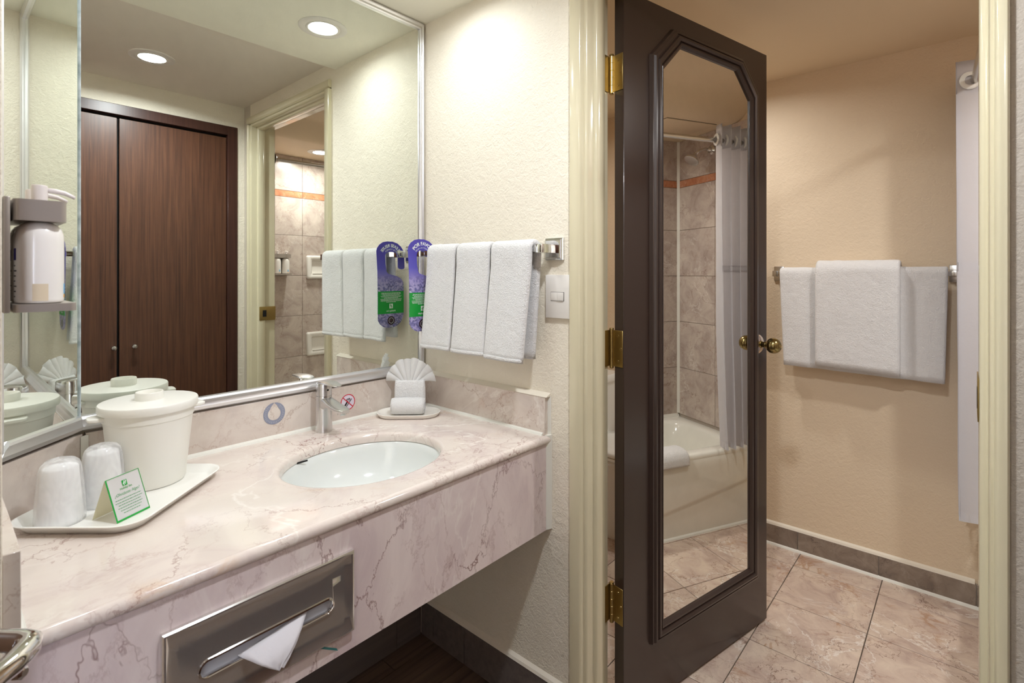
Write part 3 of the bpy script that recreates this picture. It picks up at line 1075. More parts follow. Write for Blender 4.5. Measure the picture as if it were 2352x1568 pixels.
# caulk lines
cz = ZC - 0.0005
prism_obj('caulk_strip', [(YM - 0.020, cz), (YM - 0.029, cz), (YM - 0.0265, cz + 0.005), (YM - 0.020, cz + 0.009)], 'x', 0.235, XR - 0.02, 'caulk', vc)
bm = bmesh.new()
pr = [(XR - 0.020, cz), (XR - 0.028, cz), (XR - 0.026, cz + 0.005), (XR - 0.020, cz + 0.008)]
lo = [bm.verts.new((x, YF + 0.016, z)) for x, z in pr]; hi = [bm.verts.new((x, YM - 0.02, z)) for x, z in pr]
for i in range(4):
    j = (i + 1) % 4
    bm.faces.new((lo[i], lo[j], hi[j], hi[i]))
bm.faces.new(lo[::-1]); bm.faces.new(hi)
finish(bm, 'caulk_strip', 'caulk', vc)
bm = bmesh.new()
pr = [(XL + 0.018, cz), (XL + 0.025, cz), (XL + 0.022, cz + 0.004), (XL + 0.018, cz + 0.006)]
lo = [bm.verts.new((x, YF + 0.014, z)) for x, z in pr]; hi = [bm.verts.new((x, 1.30, z)) for x, z in pr]
for i in range(4):
    j = (i + 1) % 4
    bm.faces.new((lo[i], lo[j], hi[j], hi[i]))
bm.faces.new(lo[::-1]); bm.faces.new(hi)
finish(bm, 'caulk_strip', 'caulk', vc)
prism_obj('caulk_strip', [(0.231, YM - 0.0215), (0.222, YM - 0.028), (0.236, YM - 0.0235)], 'z', ZC, ZS - 0.004, 'caulk', vc)
bm = bmesh.new()
prism(bm, [(XR - 0.0005, YF + 0.010), (XR - 0.022, YF + 0.0105), (XR - 0.012, YF + 0.002), (XR - 0.0005, YF - 0.001)], 'z', 0.556, ZC + 0.001)
prism(bm, [(XR - 0.0005, YF + 0.012), (XR - 0.008, YF + 0.011), (XR - 0.0005, YF + 0.002)], 'z', ZC, ZS + 0.003)
finish(bm, 'caulk_strip', 'caulk', vc, smooth=True)
bm = bmesh.new()
prw = [(XR - 0.0005, ZS), (XR - 0.021, ZS), (XR - 0.014, ZS + 0.004), (XR - 0.0005, ZS + 0.010)]
lo = [bm.verts.new((x, YF + 0.004, z)) for x, z in prw]; hi = [bm.verts.new((x, YM - 0.02, z)) for x, z in prw]
for i in range(4):
    j = (i + 1) % 4
    bm.faces.new((lo[i], lo[j], hi[j], hi[i]))
bm.faces.new(lo[::-1]); bm.faces.new(hi)
finish(bm, 'caulk_strip', 'plaster_lip', vc, smooth=True)

# sink basin
sk = thing('sink_basin', 'white oval undermount porcelain sink in the marble counter', 'sink', (SX, SY, 0))
bm = bmesh.new()
loops = []
for da, z in ((0.022, 0.794), (0.020, 0.7968), (0.004, 0.7968), (-0.001, 0.792), (-0.005, 0.775), (-0.012, 0.750), (-0.026, 0.722), (-0.050, 0.698), (-0.085, 0.682), (-0.115, 0.676), (-0.140, 0.673)):
    loops.append(el_loop(0, 0, SA + da, max(SB + da, 0.022), z, 64))
loft(bm, loops, True, False, True)
finish(bm, 'bowl', 'basin_white', sk, smooth='all')
bm = bmesh.new()
lathe(bm, [(0.030, 0.6735), (0.030, 0.6755), (0.024, 0.677), (0.021, 0.6745)], 28)
finish(bm, 'drain', 'chrome', sk, smooth=True)
box_obj('overflow_slot', -0.108, -0.080, 0.1385, 0.1400, 0.7945, 0.7985, 'black_gap', sk)

# ------------------------------------------------------------------ mirrors
mm = thing('wall_mirror', 'large wall mirror in a thin aluminium frame above the sink', 'mirror')
MX0, MX1, MZ0, MZ1 = 0.222, 1.168, 0.934, 2.158
flat_poly('mirror_pane', [(MX0 + 0.002, YG, MZ0 + 0.02), (MX1 - 0.01, YG, MZ0 + 0.02), (MX1 - 0.01, YG, MZ1 - 0.01), (MX0 + 0.002, YG, MZ1 - 0.01)], 'mirror_glass', mm)
box_obj('backing', MX0 + 0.002, MX1 - 0.002, YG + 0.001, YM - 0.001, MZ0 + 0.002, MZ1 - 0.002, 'gap_grey', mm)
fr = [(0.0, YG + 0.012), (0.0, YG - 0.006), (0.003, YG - 0.010), (0.010, YG - 0.012), (0.018, YG - 0.009), (0.026, YG - 0.0095), (0.031, YG - 0.007), (0.033, YG - 0.001), (0.033, YG + 0.004)]
# bottom rail (mitred to the corner mirror), top rail, right stile
def rail(name, par, p0, p1, inward, m0=0.0, m1=0.0, mat='aluminium', wd=1.0):
    """frame rail from p0 to p1 (outer edge line), `inward` towards the glass; m = mitre factor at each end"""
    p0, p1, inw = Vector(p0), Vector(p1), Vector(inward).normalized()
    t = (p1 - p0).normalized()
    bm = bmesh.new()
    out = FRN
    L = []
    for base, mt, sg in ((p0, m0, 1), (p1, m1, -1)):
        L.append([tuple(base + inw * (a * wd) + t * (sg * mt * a * wd) + out * (YG - d)) for a, d in fr])
    loft(bm, L, True, True, True)
    return finish(bm, name, mat, par, smooth=30)


FRN = Vector((0, -1, 0))
rail('frame_rail', mm, (MX0, YG, MZ0), (MX1, YG, MZ0), (0, 0, 1), 0.0, 1.0)
rail('frame_rail', mm, (MX0, YG, MZ1), (MX1, YG, MZ1), (0, 0, -1), 0.0, 0.6, wd=0.75)
rail('frame_stile', mm, (MX1, YG, MZ0), (MX1, YG, MZ1), (-1, 0, 0), 1.0, 1.3, wd=0.55)

CL = math.hypot(0.222 - 0.0765, 0.1455)
cm = thing('corner_mirror', 'narrow angled mirror panel turned across the left corner', 'mirror', (0.222, YG, 0), PI / 4)
# local x runs from the seam (0) back to the left wall (-CL); local -y faces the room
flat_poly('mirror_pane', [(-CL + 0.008, 0, MZ0 + 0.02), (-0.002, 0, MZ0 + 0.02), (-0.002, 0, MZ1 - 0.01), (-CL + 0.008, 0, MZ1 - 0.01)], 'mirror_glass', cm)
box_obj('backing', -CL + 0.004, -0.004, 0.001, 0.008, MZ0 + 0.002, MZ1 - 0.002, 'gap_grey', cm)


def crail(name, p0, p1, inw, m0, m1, wd=1.0):
    p0, p1, inw = Vector(p0), Vector(p1), Vector(inw).normalized()
    t = (p1 - p0).normalized()
    bm = bmesh.new()
    L = []
    for base, mt, sg in ((p0, m0, 1), (p1, m1, -1)):
        L.append([tuple(base + inw * (a * wd) + t * (sg * mt * a * wd) + Vector((0, d - YG, 0))) for a, d in fr])
    loft(bm, L, True, True, True)
    return finish(bm, name, 'aluminium', cm, smooth=30)


crail('frame_rail', (-CL, 0, MZ0), (0.004, 0, MZ0), (0, 0, 1), 1.0, 0.0)
crail('frame_rail', (-CL, 0, MZ1), (0.004, 0, MZ1), (0, 0, -1), 1.0, 0.0, 0.75)
crail('frame_stile', (-CL, 0, MZ0), (-CL, 0, MZ1), (1, 0, 0), 1.0, 0.7, 0.6)
bm = bmesh.new()
box(bm, -0.0022, 0.0008, -0.0035, 0.003, MZ0 + 0.031, MZ1 - 0.024, 0.001, 1)
finish(bm, 'glass_edge', 'glass_edge', cm)

# ------------------------------------------------------------------ faucet
fa = thing('faucet', 'brushed chrome single-lever faucet with short spout behind the sink', 'faucet', (0.765, 1.402, ZC))
bm = bmesh.new()
lathe(bm, [(0.0232, 0.0), (0.0235, 0.003), (0.0228, 0.012), (0.0222, 0.06), (0.0220, 0.102), (0.0215, 0.104)], 40)
finish(bm, 'body', 'chrome_soft', fa, smooth=30)
bm = bmesh.new()
lathe(bm, [(0.0198, 0.103), (0.0198, 0.106), (0.0222, 0.1062), (0.0220, 0.130), (0.0216, 0.139), (0.0200, 0.142)], 40)
hd = finish(bm, 'head', 'chrome_soft', fa, smooth=30)
bm = bmesh.new()
lathe(bm, [(0.0030, -0.0224), (0.0030, -0.0218)], 12, (0, 0, 0.122), axis='y')
finish(bm, 'grub_hole', 'black_gap', hd)
# spout: rounded sections along -Y, rising a little then flat
bm = bmesh.new()
L = []
for yy, hw, z0, z1, r in ((-0.004, 0.018, 0.062, 0.102, 0.012), (-0.022, 0.0190, 0.068, 0.1005, 0.012), (-0.045, 0.0195, 0.075, 0.094, 0.009), (-0.070, 0.0195, 0.0735, 0.0875, 0.006), (-0.095, 0.0190, 0.0715, 0.084, 0.005), (-0.110, 0.0165, 0.0710, 0.082, 0.005), (-0.117, 0.0115, 0.0722, 0.080, 0.0035)):
    lp = rr_loop(0, (z0 + z1) / 2, hw, (z1 - z0) / 2, r, 0, 5)
    L.append([(p[0], yy, p[1]) for p in lp])
loft(bm, L)
spt = finish(bm, 'spout', 'chrome_soft', fa, smooth=45)
bm = bmesh.new()
lathe(bm, [(0.0125, 0.0655), (0.0130, 0.067), (0.0130, 0.074)], 24, (0, -0.099, 0))
finish(bm, 'aerator', 'nickel', spt, smooth=True)
bm = bmesh.new()
L = []
for yy, hw, z, t in ((0.019, 0.006, 0.1405, 0.002), (0.012, 0.0165, 0.1410, 0.003), (0.0, 0.0205, 0.1420, 0.004), (-0.018, 0.0205, 0.1438, 0.004), (-0.040, 0.0195, 0.1440, 0.003), (-0.062, 0.0165, 0.1425, 0.0025), (-0.076, 0.0120, 0.1412, 0.002), (-0.082, 0.0060, 0.1408, 0.0015)):
    lp = rr_loop(0, z, hw, t / 2 + 0.0006, 0.0015, 0, 3)
    L.append([(p[0], yy, p[1]) for p in lp])
loft(bm, L)
finish(bm, 'lever', 'chrome_soft', fa, smooth=50)

# ------------------------------------------------------------------ stickers on the backsplash
YS = YM - 0.0204
st = thing('no_smoking_sticker', 'round red-edged prohibition sticker on the backsplash behind the faucet spout', 'sticker', (0.868, YS, 0.8775))
def disc(name, r0, r1, mat, par, y=0.0, n=48, cx=0.0, cz=0.0):
    bm = bmesh.new()
    if r0 <= 0:
        bm.faces.new([bm.verts.new((cx + r1 * math.cos(2 * PI * i / n), y, cz + r1 * math.sin(2 * PI * i / n))) for i in range(n)])
    else:
        a = [bm.verts.new((cx + r0 * math.cos(2 * PI * i / n), y, cz + r0 * math.sin(2 * PI * i / n))) for i in range(n)]
        b = [bm.verts.new((cx + r1 * math.cos(2 * PI * i / n), y, cz + r1 * math.sin(2 * PI * i / n))) for i in range(n)]
        for i in range(n):
            j = (i + 1) % n
            bm.faces.new((a[i], a[j], b[j], b[i]))
    return finish(bm, name, mat, par, recalc=False)


bm = bmesh.new()
lathe(bm, [(0.0245, 0.0002), (0.0245, -0.0003)], 48, axis='y')
finish(bm, 'backing', 'lilac_print', st)
disc('red_ring', 0.0222, 0.0248, 'red_print', st, -0.0005)
def slab2(name, x0, z0, x1, z1, w, mat, par, y):
    d = Vector((x1 - x0, 0, z1 - z0)).normalized()
    nn = Vector((-d.z, 0, d.x)) * (w / 2)
    a, b = Vector((x0, y, z0)), Vector((x1, y, z1))
    return flat_poly(name, [tuple(a + nn), tuple(a - nn), tuple(b - nn), tuple(b + nn)], mat, par)


slab2('pictogram', -0.013, -0.014, 0.000, 0.004, 0.0055, 'black_print', st, -0.0006)
slab2('pictogram', -0.006, 0.004, -0.001, 0.011, 0.0030, 'black_print', st, -0.0006)
disc('pictogram', 0.0016, 0.0038, 'black_print', st, -0.0006, 20, 0.0042, 0.0085)
slab2('pictogram', -0.010, -0.019, 0.013, 0.009, 0.0026, 'black_print', st, -0.0006)
slab2('prohibition_bar', -0.0165, 0.0155, 0.0165, -0.0155, 0.0026, 'red_print', st, -0.0007)

rs = thing('water_drop_sticker', 'worn grey-blue ring sticker with a drop-shaped centre on the backsplash', 'sticker', (0.641, YS, 0.8885))
bm = bmesh.new()
N = 72
ins, outs = [], []
for i in range(N):
    a = PI / 2 + 2 * PI * (i + 0.5) / N
    ro = 0.0300
    k = abs(((a - PI / 2 + PI) % (2 * PI)) - PI)
    ri = 0.0178 + 0.0118 * max(0.0, 1 - k / 0.75) ** 1.3
    outs.append((ro * math.cos(a), ro * math.sin(a))); ins.append((ri * math.cos(a), ri * math.sin(a) - 0.001))
va = [bm.verts.new((x, -0.0004, z)) for x, z in ins]; vb = [bm.verts.new((x, -0.0004, z)) for x, z in outs]
for i in range(N - 1):
    bm.faces.new((va[i], va[i + 1], vb[i + 1], vb[i]))
finish(bm, 'ring_print', 'grey_blue_print', rs, recalc=False)
bm = bmesh.new()
for i in range(26):
    a = math.radians(128 + i * 11.2)
    r0, r1, w = 0.0222, 0.0262 + 0.001 * (i % 3), 0.0006
    ca, sa = math.cos(a), math.sin(a)
    bm.faces.new([bm.verts.new((r * ca - s * w * sa, -0.0006, r * sa + s * w * ca)) for r, s in ((r0, -1), (r0, 1), (r1, 1), (r1, -1))])
finish(bm, 'worn_lettering', 'pale_print', rs, recalc=False)

# ------------------------------------------------------------------ soap dish with folded washcloths
sd = thing('soap_dish', 'oval white ceramic dish on the counter corner under folded washcloths', 'dish', (1.030, 1.352, ZC), -PI / 4 - 0.02)
bm = bmesh.new()
L = []
for hx, hy, z in ((0.088, 0.044, 0.0), (0.095, 0.050, 0.002), (0.100, 0.055, 0.010), (0.1015, 0.0565, 0.0135), (0.0995, 0.0545, 0.0145), (0.095, 0.050, 0.012), (0.088, 0.044, 0.0085), (0.070, 0.030, 0.0075)):
    L.append(rr_loop(0, 0, hx, hy, hy * 0.98, z, 10))
loft(bm, L)
finish(bm, 'dish', 'dish_ceramic', sd, smooth=60)

rw = thing('rolled_washcloth', 'white washcloth rolled into a cylinder lying on the oval dish', 'washcloth', (1.030, 1.352, ZC), -PI / 4 - 0.02)
bm = bmesh.new()
L = []
R0 = 0.0265
for i in range(13):
    t = i / 12
    x = -0.052 + 0.104 * t
    lp = []
    e = 0.90 if i in (0, 12) else (0.975 if i in (1, 11) else 1.0)
    for k in range(28):
        a = 2 * PI * k / 28
        r = R0 * e * (1 + 0.03 * nz(x * 30, math.cos(a), math.sin(a)) + (0.06 if k == 9 else 0.0))
        lp.append((x, -0.015 + r * math.cos(a), 0.0345 + r * math.sin(a)))
    L.append(lp)
loft(bm, L)
roll = finish(bm, 'roll', 'terry_white', rw, smooth='all')
bm = bmesh.new()
pts = []
for k in range(40):
    a = k * 0.42
    r = R0 * 0.88 * (1 - k / 44)
    pts.append((0.0525, -0.015 + r * math.cos(a), 0.0345 + r * math.sin(a)))
tube(bm, pts, 0.0016, 6)
finish(bm, 'spiral_edge', 'terry_white', roll, smooth='all')

fw = thing('fan_folded_washcloth', 'white washcloth standing as a pleated fan in a folded pocket', 'washcloth', (1.030, 1.352, ZC), -PI / 4 - 0.02)
bm = bmesh.new()
L = []
for z, hx, hy in ((0.010, 0.049, 0.010), (0.016, 0.0505, 0.013), (0.045, 0.0505, 0.014), (0.085, 0.0495, 0.0135), (0.104, 0.0480, 0.0115), (0.109, 0.0465, 0.008), (0.1085, 0.043, 0.004)):
    L.append(rr_loop(0, 0.026, hx, hy, hy * 0.9, z, 6))
loft(bm, L)
finish(bm, 'pocket', 'terry_white', fw, smooth='all')
bm = bmesh.new()
NP = 8
rows = []
for r_i in range(13):
    t = r_i / 12
    rowv = []
    for k in range(NP * 10 + 1):
        u = k / (NP * 10)
        ang = math.radians(172 - 164 * u)
        zig = 1.0 - 2.0 * abs(math.sin(u * NP * PI)) ** 0.55
        rad = 0.004 + t * (0.075 + 0.005 * math.sin(u * 7 + 1))
        sp_ = 0.25 + 0.75 * t
        x = math.cos(ang) * rad * (0.99 if t > 0.3 else 0.99) + (0.5 - u) * -0.050 * (1 - t)
        z = 0.101 + math.sin(ang) * rad * 1.02 - 0.012 * t * t * abs(math.cos(ang)) ** 3
        z += 0.0035 * t * t * abs(math.sin(u * NP * PI)) - 0.003 * t * t * (int(u * NP * 0.999) % 2)
        yv = 0.020 + zig * 0.0042 * sp_ + 0.024 * t + 0.002 * nz(u * 9, t * 5, 2.0)
        rowv.append(bm.verts.new((x, yv, z)))
    rows.append(rowv)
for a, b in zip(rows[:-1], rows[1:]):
    for k in range(len(a) - 1):
        bm.faces.new((a[k], a[k + 1], b[k + 1], b[k]))
bmesh.ops.solidify(bm, geom=bm.faces[:], thickness=0.004)
finish(bm, 'fan', 'cotton_white', fw, smooth=60)

# ------------------------------------------------------------------ ice bucket tray
TRA = math.radians(42.0)
TC = (0.270, 1.268)
tr = thing('serving_tray', 'white plastic rectangular tray under the ice bucket and cups', 'tray', (TC[0], TC[1], ZC), TRA)
bm = bmesh.new()
L = []
for hx, hy, r, z in ((0.128, 0.096, 0.030, 0.0), (0.134, 0.102, 0.034, 0.0012), (0.146, 0.114, 0.042, 0.015), (0.150, 0.118, 0.045, 0.0175), (0.1505, 0.1185, 0.0455, 0.019), (0.148, 0.116, 0.043, 0.0198), (0.145, 0.113, 0.041, 0.0170), (0.134, 0.102, 0.033, 0.0052), (0.129, 0.097, 0.030, 0.0040)):
    L.append(rr_loop(0, 0, hx, hy, r, z, 8))
loft(bm, L)
finish(bm, 'tray_body', 'plastic_tray', tr, smooth=60)
ZT = ZC + 0.0042

ib = thing('ice_bucket', 'round white plastic ice bucket with flat lid standing on the tray', 'ice bucket', (0.324, 1.342, ZT))
bm = bmesh.new()
lathe(bm, [(0.062, 0.0), (0.0655, 0.001), (0.0675, 0.004), (0.074, 0.07), (0.0805, 0.134), (0.0815, 0.140), (0.0835, 0.142), (0.0840, 0.158), (0.0845, 0.1605)], 56)
finish(bm, 'bucket', 'plastic_white', ib, smooth=35)
bm = bmesh.new()
lathe(bm, [(0.0845, 0.1605), (0.0905, 0.1605), (0.0915, 0.163), (0.0915, 0.1745), (0.0900, 0.1770), (0.0860, 0.1778), (0.030, 0.1790)], 56)
ld = finish(bm, 'lid', 'plastic_white', ib, smooth=35)
bm = bmesh.new()
lathe(bm, [(0.0262, 0.1780), (0.0262, 0.1935), (0.0250, 0.1955), (0.0238, 0.1955), (0.0228, 0.1935), (0.0222, 0.1860), (0.003, 0.1850)], 40)
finish(bm, 'grip_ring', 'plastic_white', ld, smooth=35)
for a in (math.radians(176), math.radians(4)):
    bm = bmesh.new()
    L = []
    for d, hw, t in ((0.076, 0.024, 0.0040), (0.094, 0.023, 0.0040), (0.104, 0.019, 0.0036), (0.107, 0.014, 0.0028)):
        lp = rr_loop(0, 0.1525, hw, t, 0.0025, 0, 3)
        L.append([(d, p[0], p[1]) for p in lp])
    loft(bm, L)
    tb = finish(bm, 'side_tab', 'plastic_white', ib, smooth=45)
    tb.rotation_euler = (0, 0, a)

for i, (cx_, cy_, lab, sd_) in enumerate(((0.163, 1.243, 'plastic cup in clear wrap standing upside down behind the green tent card, nearest the wall', 3), (0.2325, 1.286, 'plastic cup in clear wrap standing upside down against the ice bucket', 11))):
    cu = thing('wrapped_cup', lab, 'cup', (cx_, cy_, ZT), sd_ * 0.7, group='wrapped plastic cups on the tray')
    bm = bmesh.new()
    lathe(bm, [(0.0335, 0.0), (0.0345, 0.002), (0.0335, 0.006), (0.0262, 0.098), (0.0250, 0.100), (0.010, 0.0985)], 36)
    finish(bm, 'cup', 'cup_plastic', cu, smooth=35)
    bm = bmesh.new()
    def wob(a, h, s=sd_):
        k = 0.6 + 2.2 * max(0.0, (h - 0.06) / 0.06)
        return 1 + 0.020 * k * (nz(math.cos(a) * 1.6 + s, math.sin(a) * 1.6, h * 9)) + 0.014 * k * abs(nz(math.cos(a) * 4 + s, math.sin(a) * 4, h * 8 + 5))
    lathe(bm, [(0.0372, 0.0), (0.0374, 0.012), (0.0362, 0.035), (0.0342, 0.06), (0.0322, 0.085), (0.0306, 0.098), (0.0275, 0.107), (0.0215, 0.1125), (0.0120, 0.1155), (0.003, 0.1160)], 48, wob=wob)
    finish(bm, 'wrapper', 'plastic_wrap', cu, smooth='all')

# tent card
tcx = Vector((0.229, 1.154, ZT)); tdx = Vector((0.287, 1.186, ZT))
tX = (tdx - tcx).normalized()
tB = Vector((-tX.y, tX.x, 0))
TW, THt, TD = 0.0665, 0.0745, 0.056
tc = thing('tent_card', 'small white folded tent card with green border and lettering on the tray', 'card', tuple(tcx), math.atan2(tX.y, tX.x))
def panel(name, y0, y1, mat):
    bm = bmesh.new()
    a = [(0, y0, 0.0003), (TW, y0, 0.0003), (TW, y1, THt), (0, y1, THt)]
    bm.faces.new([bm.verts.new(p) for p in a])
    bmesh.ops.solidify(bm, geom=bm.faces[:], thickness=0.0005)
    return finish(bm, name, mat, tc)


panel('front_panel', 0.0, TD / 2, 'paper_white')
panel('back_panel', TD, TD / 2, 'card_cream')
up = Vector((0, TD / 2, THt)).normalized()
nrm = Vector((1, 0, 0)).cross(up)
PL = math.hypot(TD / 2, THt)
def cpt(a, b, lift=0.0006):
    return Vector((a, 0, 0.0003)) + up * b + nrm * lift


def crect(name, x0, x1, b0, b1, mat):
    return flat_poly(name, [tuple(cpt(x0, b0)), tuple(cpt(x1, b0)), tuple(cpt(x1, b1)), tuple(cpt(x0, b1))], mat, tc)


crect('green_border', 0.0, 0.0028, 0.0, PL, 'green_print')
crect('green_border', TW - 0.0012, TW, 0.0, PL, 'green_print')
crect('green_border', 0.0028, TW, 0.0, 0.0034, 'green_print')
crect('green_border', 0.0028, TW, PL - 0.0010, PL, 'green_print')
logo(tc, cpt(TW / 2, PL * 0.80), (1, 0, 0), up, 0.0095, 'green_print', 'paper_white')
lettering('lettering', 'Holiday Inn', 0.0052, 'green_print', tc, cpt(TW / 2, PL * 0.688), (1, 0, 0), up, bold=0.00005, shear=0.25)
lettering('lettering', '\u00bfOlvidaste Algo?', 0.0074, 'green_text', tc, cpt(TW / 2, PL * 0.575), (1, 0, 0), up, shear=0.3)
rects = []
for k in range(6):
    b = PL * (0.465 - 0.062 * k)
    half = (0.025, 0.0265, 0.022, 0.024, 0.0205, 0.0165)[k]
    x = -half
    while x < half:
        w = random.uniform(0.002, 0.0055)
        rects.append((x, min(x + w, half), b - 0.0005, b + 0.0006)); x += w + 0.0008
strips('small_print', rects, 'green_text', tc, cpt(TW / 2, 0), (1, 0, 0), up)

# ------------------------------------------------------------------ tissue dispenser plate in the apron
YA = YF + 0.007
tp = thing('tissue_dispenser', 'polished steel tissue dispenser plate set in the marble apron', 'tissue dispenser', (0.387, YA, 0.670))
HX, HZ = 0.158, 0.0765
sx0, sx1, sr = -0.107, 0.112, 0.0115     # slot
def stadium(xc, hl, r, n):
    pts = []
    for i in range(n):
        a = 2 * PI * i / n
        c, s = math.cos(a), math.sin(a)
        pts.append((xc + (hl if c >= 0 else -hl) + r * c, r * s))
    return pts


NS = 64
def rect_pts(hx, hz, n):
    # same angular order as the stadium
    pts = []
    for i in range(n):
        a = 2 * PI * i / n
        c, s = math.cos(a), math.sin(a)
        t = min(hx / abs(c) if abs(c) > 1e-6 else 1e9, hz / abs(s) if abs(s) > 1e-6 else 1e9)
        pts.append((c * t, s * t))
    k = round(n * math.atan2(hz, hx) / (2 * PI))
    for q, (sx, sz) in ((k, (1, 1)), (n // 2 - k, (-1, 1)), (n // 2 + k, (-1, -1)), (n - k, (1, -1))):
        pts[q] = (sx * hx, sz * hz)
    return pts


SLC, SLH = (sx0 + sx1) / 2, (sx1 - sx0) / 2 - sr
slz = -0.006
bm = bmesh.new()
L = []
for hx, hz, yy in ((HX, HZ, -0.0002), (HX, HZ, -0.0075), (HX - 0.002, HZ - 0.002, -0.0100), (HX - 0.0045, HZ - 0.0045, -0.0102), (HX - 0.010, HZ - 0.010, -0.0078), (HX - 0.022, HZ - 0.020, -0.0066), (HX - 0.045, HZ - 0.036, -0.0064)):
    L.append([(x, yy, z) for x, z in rect_pts(hx, hz, NS)])
L.append([(x, -0.0066, z + slz) for x, z in stadium(SLC, SLH, sr + 0.004, NS)])
loft(bm, L, True, False, False)
plate = finish(bm, 'plate', 'steel_plate', tp, smooth=28)
bm = bmesh.new()
L = []
for dr, yy in ((0.0045, -0.0062), (0.0035, -0.0095), (0.0010, -0.0100), (-0.0008, -0.0080), (-0.0010, 0.004)):
    L.append([(x, yy, z + slz) for x, z in stadium(SLC, SLH, sr + dr, NS)])
loft(bm, L, True, False, False)
finish(bm, 'slot_rim', 'chrome', tp, smooth=50)
bm = bmesh.new()
bm.faces.new([bm.verts.new((x, -0.0012, z + slz)) for x, z in stadium(SLC, SLH, sr, NS)])
finish(bm, 'slot_inside', 'pale_print', tp)

ti = thing('tissue', 'white paper tissue pulled half out of the steel dispenser slot', 'tissue', (0.387, YA, 0.664))
bm = bmesh.new()
# a triangle of tissue hanging forward from the slot, two layers with a soft fold
A, B, T = Vector((0.066, -0.004, 0.0105)), Vector((-0.052, -0.004, -0.006)), Vector((0.002, -0.030, -0.047))
NU = 10
for lay, (off, back) in enumerate(((0.0, 0.0), (0.004, 0.008))):
    grid = []
    for i in range(NU + 1):
        s = i / NU
        rowv = []
        for k in range(NU + 1):
            u = k / NU
            top = A.lerp(B, u)
            p = top.lerp(T + Vector((back, 0, 0)), s)
            p.y -= 0.010 * math.sin(PI * s * 0.9) + 0.004 * math.sin(u * PI) * (1 - s) - off * (1 - s) + 0.002 * nz(u * 5, s * 5, lay * 3)
            rowv.append(bm.verts.new(p))
        grid.append(rowv)
    for i in range(NU):
        for k in range(NU):
            bm.faces.new((grid[i][k], grid[i][k + 1], grid[i + 1][k + 1], grid[i + 1][k]))
bmesh.ops.remove_doubles(bm, verts=bm.verts[:], dist=0.0001)
bmesh.ops.solidify(bm, geom=bm.faces[:], thickness=0.0006)
finish(bm, 'sheet', 'tissue_paper', ti, smooth='all')

# ------------------------------------------------------------------ light switch
sw = thing('light_switch', 'white rectangular switch plate with two small rockers beside the door casing', 'light switch', (XR, 0.8585, 1.2125))
box_obj('plate', -0.009, -0.0002, -0.0425, 0.0425, -0.0605, 0.0605, 'switch_white', sw, bev=0.0012)
box_obj('rocker_recess', -0.0094, -0.0086, -0.0225, 0.0235, -0.0125, 0.0125, 'gap_grey', sw)
box_obj('rocker', -0.0106, -0.0088, 0.0012, 0.0225, -0.0115, 0.0115, 'switch_white', sw, bev=0.0006)
box_obj('rocker', -0.0122, -0.0088, -0.0210, 0.0000, -0.0115, 0.0115, 'switch_white', sw, bev=0.0006)

# ------------------------------------------------------------------ vanity towel rail with towels
BX, BZ = 1.112, 1.345
trl = thing('towel_rail', 'polished chrome towel rail with square mounts on the cream wall', 'towel rail', (XR, 0, BZ))
for ymn in (0.872, 1.388):
    mt = empty('mount')
    mt.parent = trl
    bm = bmesh.new()
    L = []
    for h, x in ((0.031, -0.0003), (0.031, -0.007), (0.0285, -0.0085), (0.0275, -0.012), (0.0245, -0.0135), (0.0235, -0.0165)):
        L.append([(x, ymn + sy * h, sz * h) for sy, sz in ((-1, -1), (1, -1), (1, 1), (-1, 1))])
    loft(bm, L)
    finish(bm, 'mount_plate', 'chrome', mt)
    box_obj('mount_arm', BX - XR - 0.014, -0.012, ymn - 0.0115, ymn + 0.0115, -0.012, 0.012, 'chrome', mt, bev=0.0015)
box_obj('rail_bar', BX - XR - 0.0085, BX - XR + 0.0085, 0.862, 1.398, -0.0095, 0.0095, 'chrome', trl, bev=0.0012)

towel_spec = [
    (1.2670, 0.1310, 1.034, 1.045, 'left hand towel of three on the chrome rail, next to the hang card', 0.016),
    (1.1215, 0.1400, 1.033, 1.043, 'middle hand towel of three on the chrome rail above the counter', 0.018),
    (0.9680, 0.1500, 1.029, 1.036, 'right hand towel of three on the chrome rail, nearest the light switch', 0.024),
]
for i, (yc, w, zf, zb, lab, ln) in enumerate(towel_spec):
    tw = thing('hand_towel', lab, 'towel', (0, yc, 0), group='white hand towels on the chrome rail')
    path = drape_path(BX, BZ, 0.0185, zf, zb, -1, 14, 10)
    path = [(x - (0.010 * max(0, (1.28 - z) / 0.25) if x < BX else -0.002), y, z) for x, y, z in path]
    bm = bmesh.new()
    sgn = i
    sweep_flat(bm, path, lambda s, w=w: w * (1.0 + 0.02 * abs(s - 0.5)), 0.0170, 14, 8,
               lean=lambda s, ln=ln: (ln * max(0, (0.42 - s) / 0.42) if s < 0.5 else (ln * 0.9 * max(0, (s - 0.58) / 0.42))),
               ripple=lambda s, u, g=sgn: 0.0045 * math.sin(u * 5.0 + g * 1.7 + s * 2) * (1 if s < 0.45 else 0.3) * max(0.15, 1 - s * 2) + 0.0014 * nz(u * 9, s * 22, g * 7))
    cl = finish(bm, 'towel', 'terry_white', tw, smooth='all')
    bm = bmesh.new()
    hem = [(BX - 0.0185 - 0.0105, 0, zf + 0.003 + 0.009 * k / 3) for k in range(4)]
    sweep_flat(bm, hem, w * 1.012, 0.0190, 14, 8, lean=lambda s, ln=ln: ln, ripple=lambda s, u, g=sgn: 0.0045 * math.sin(u * 5.0 + g * 1.7) + 0.0008 * math.sin(u * 160))
    finish(bm, 'hem', 'terry_white', cl, smooth='all')

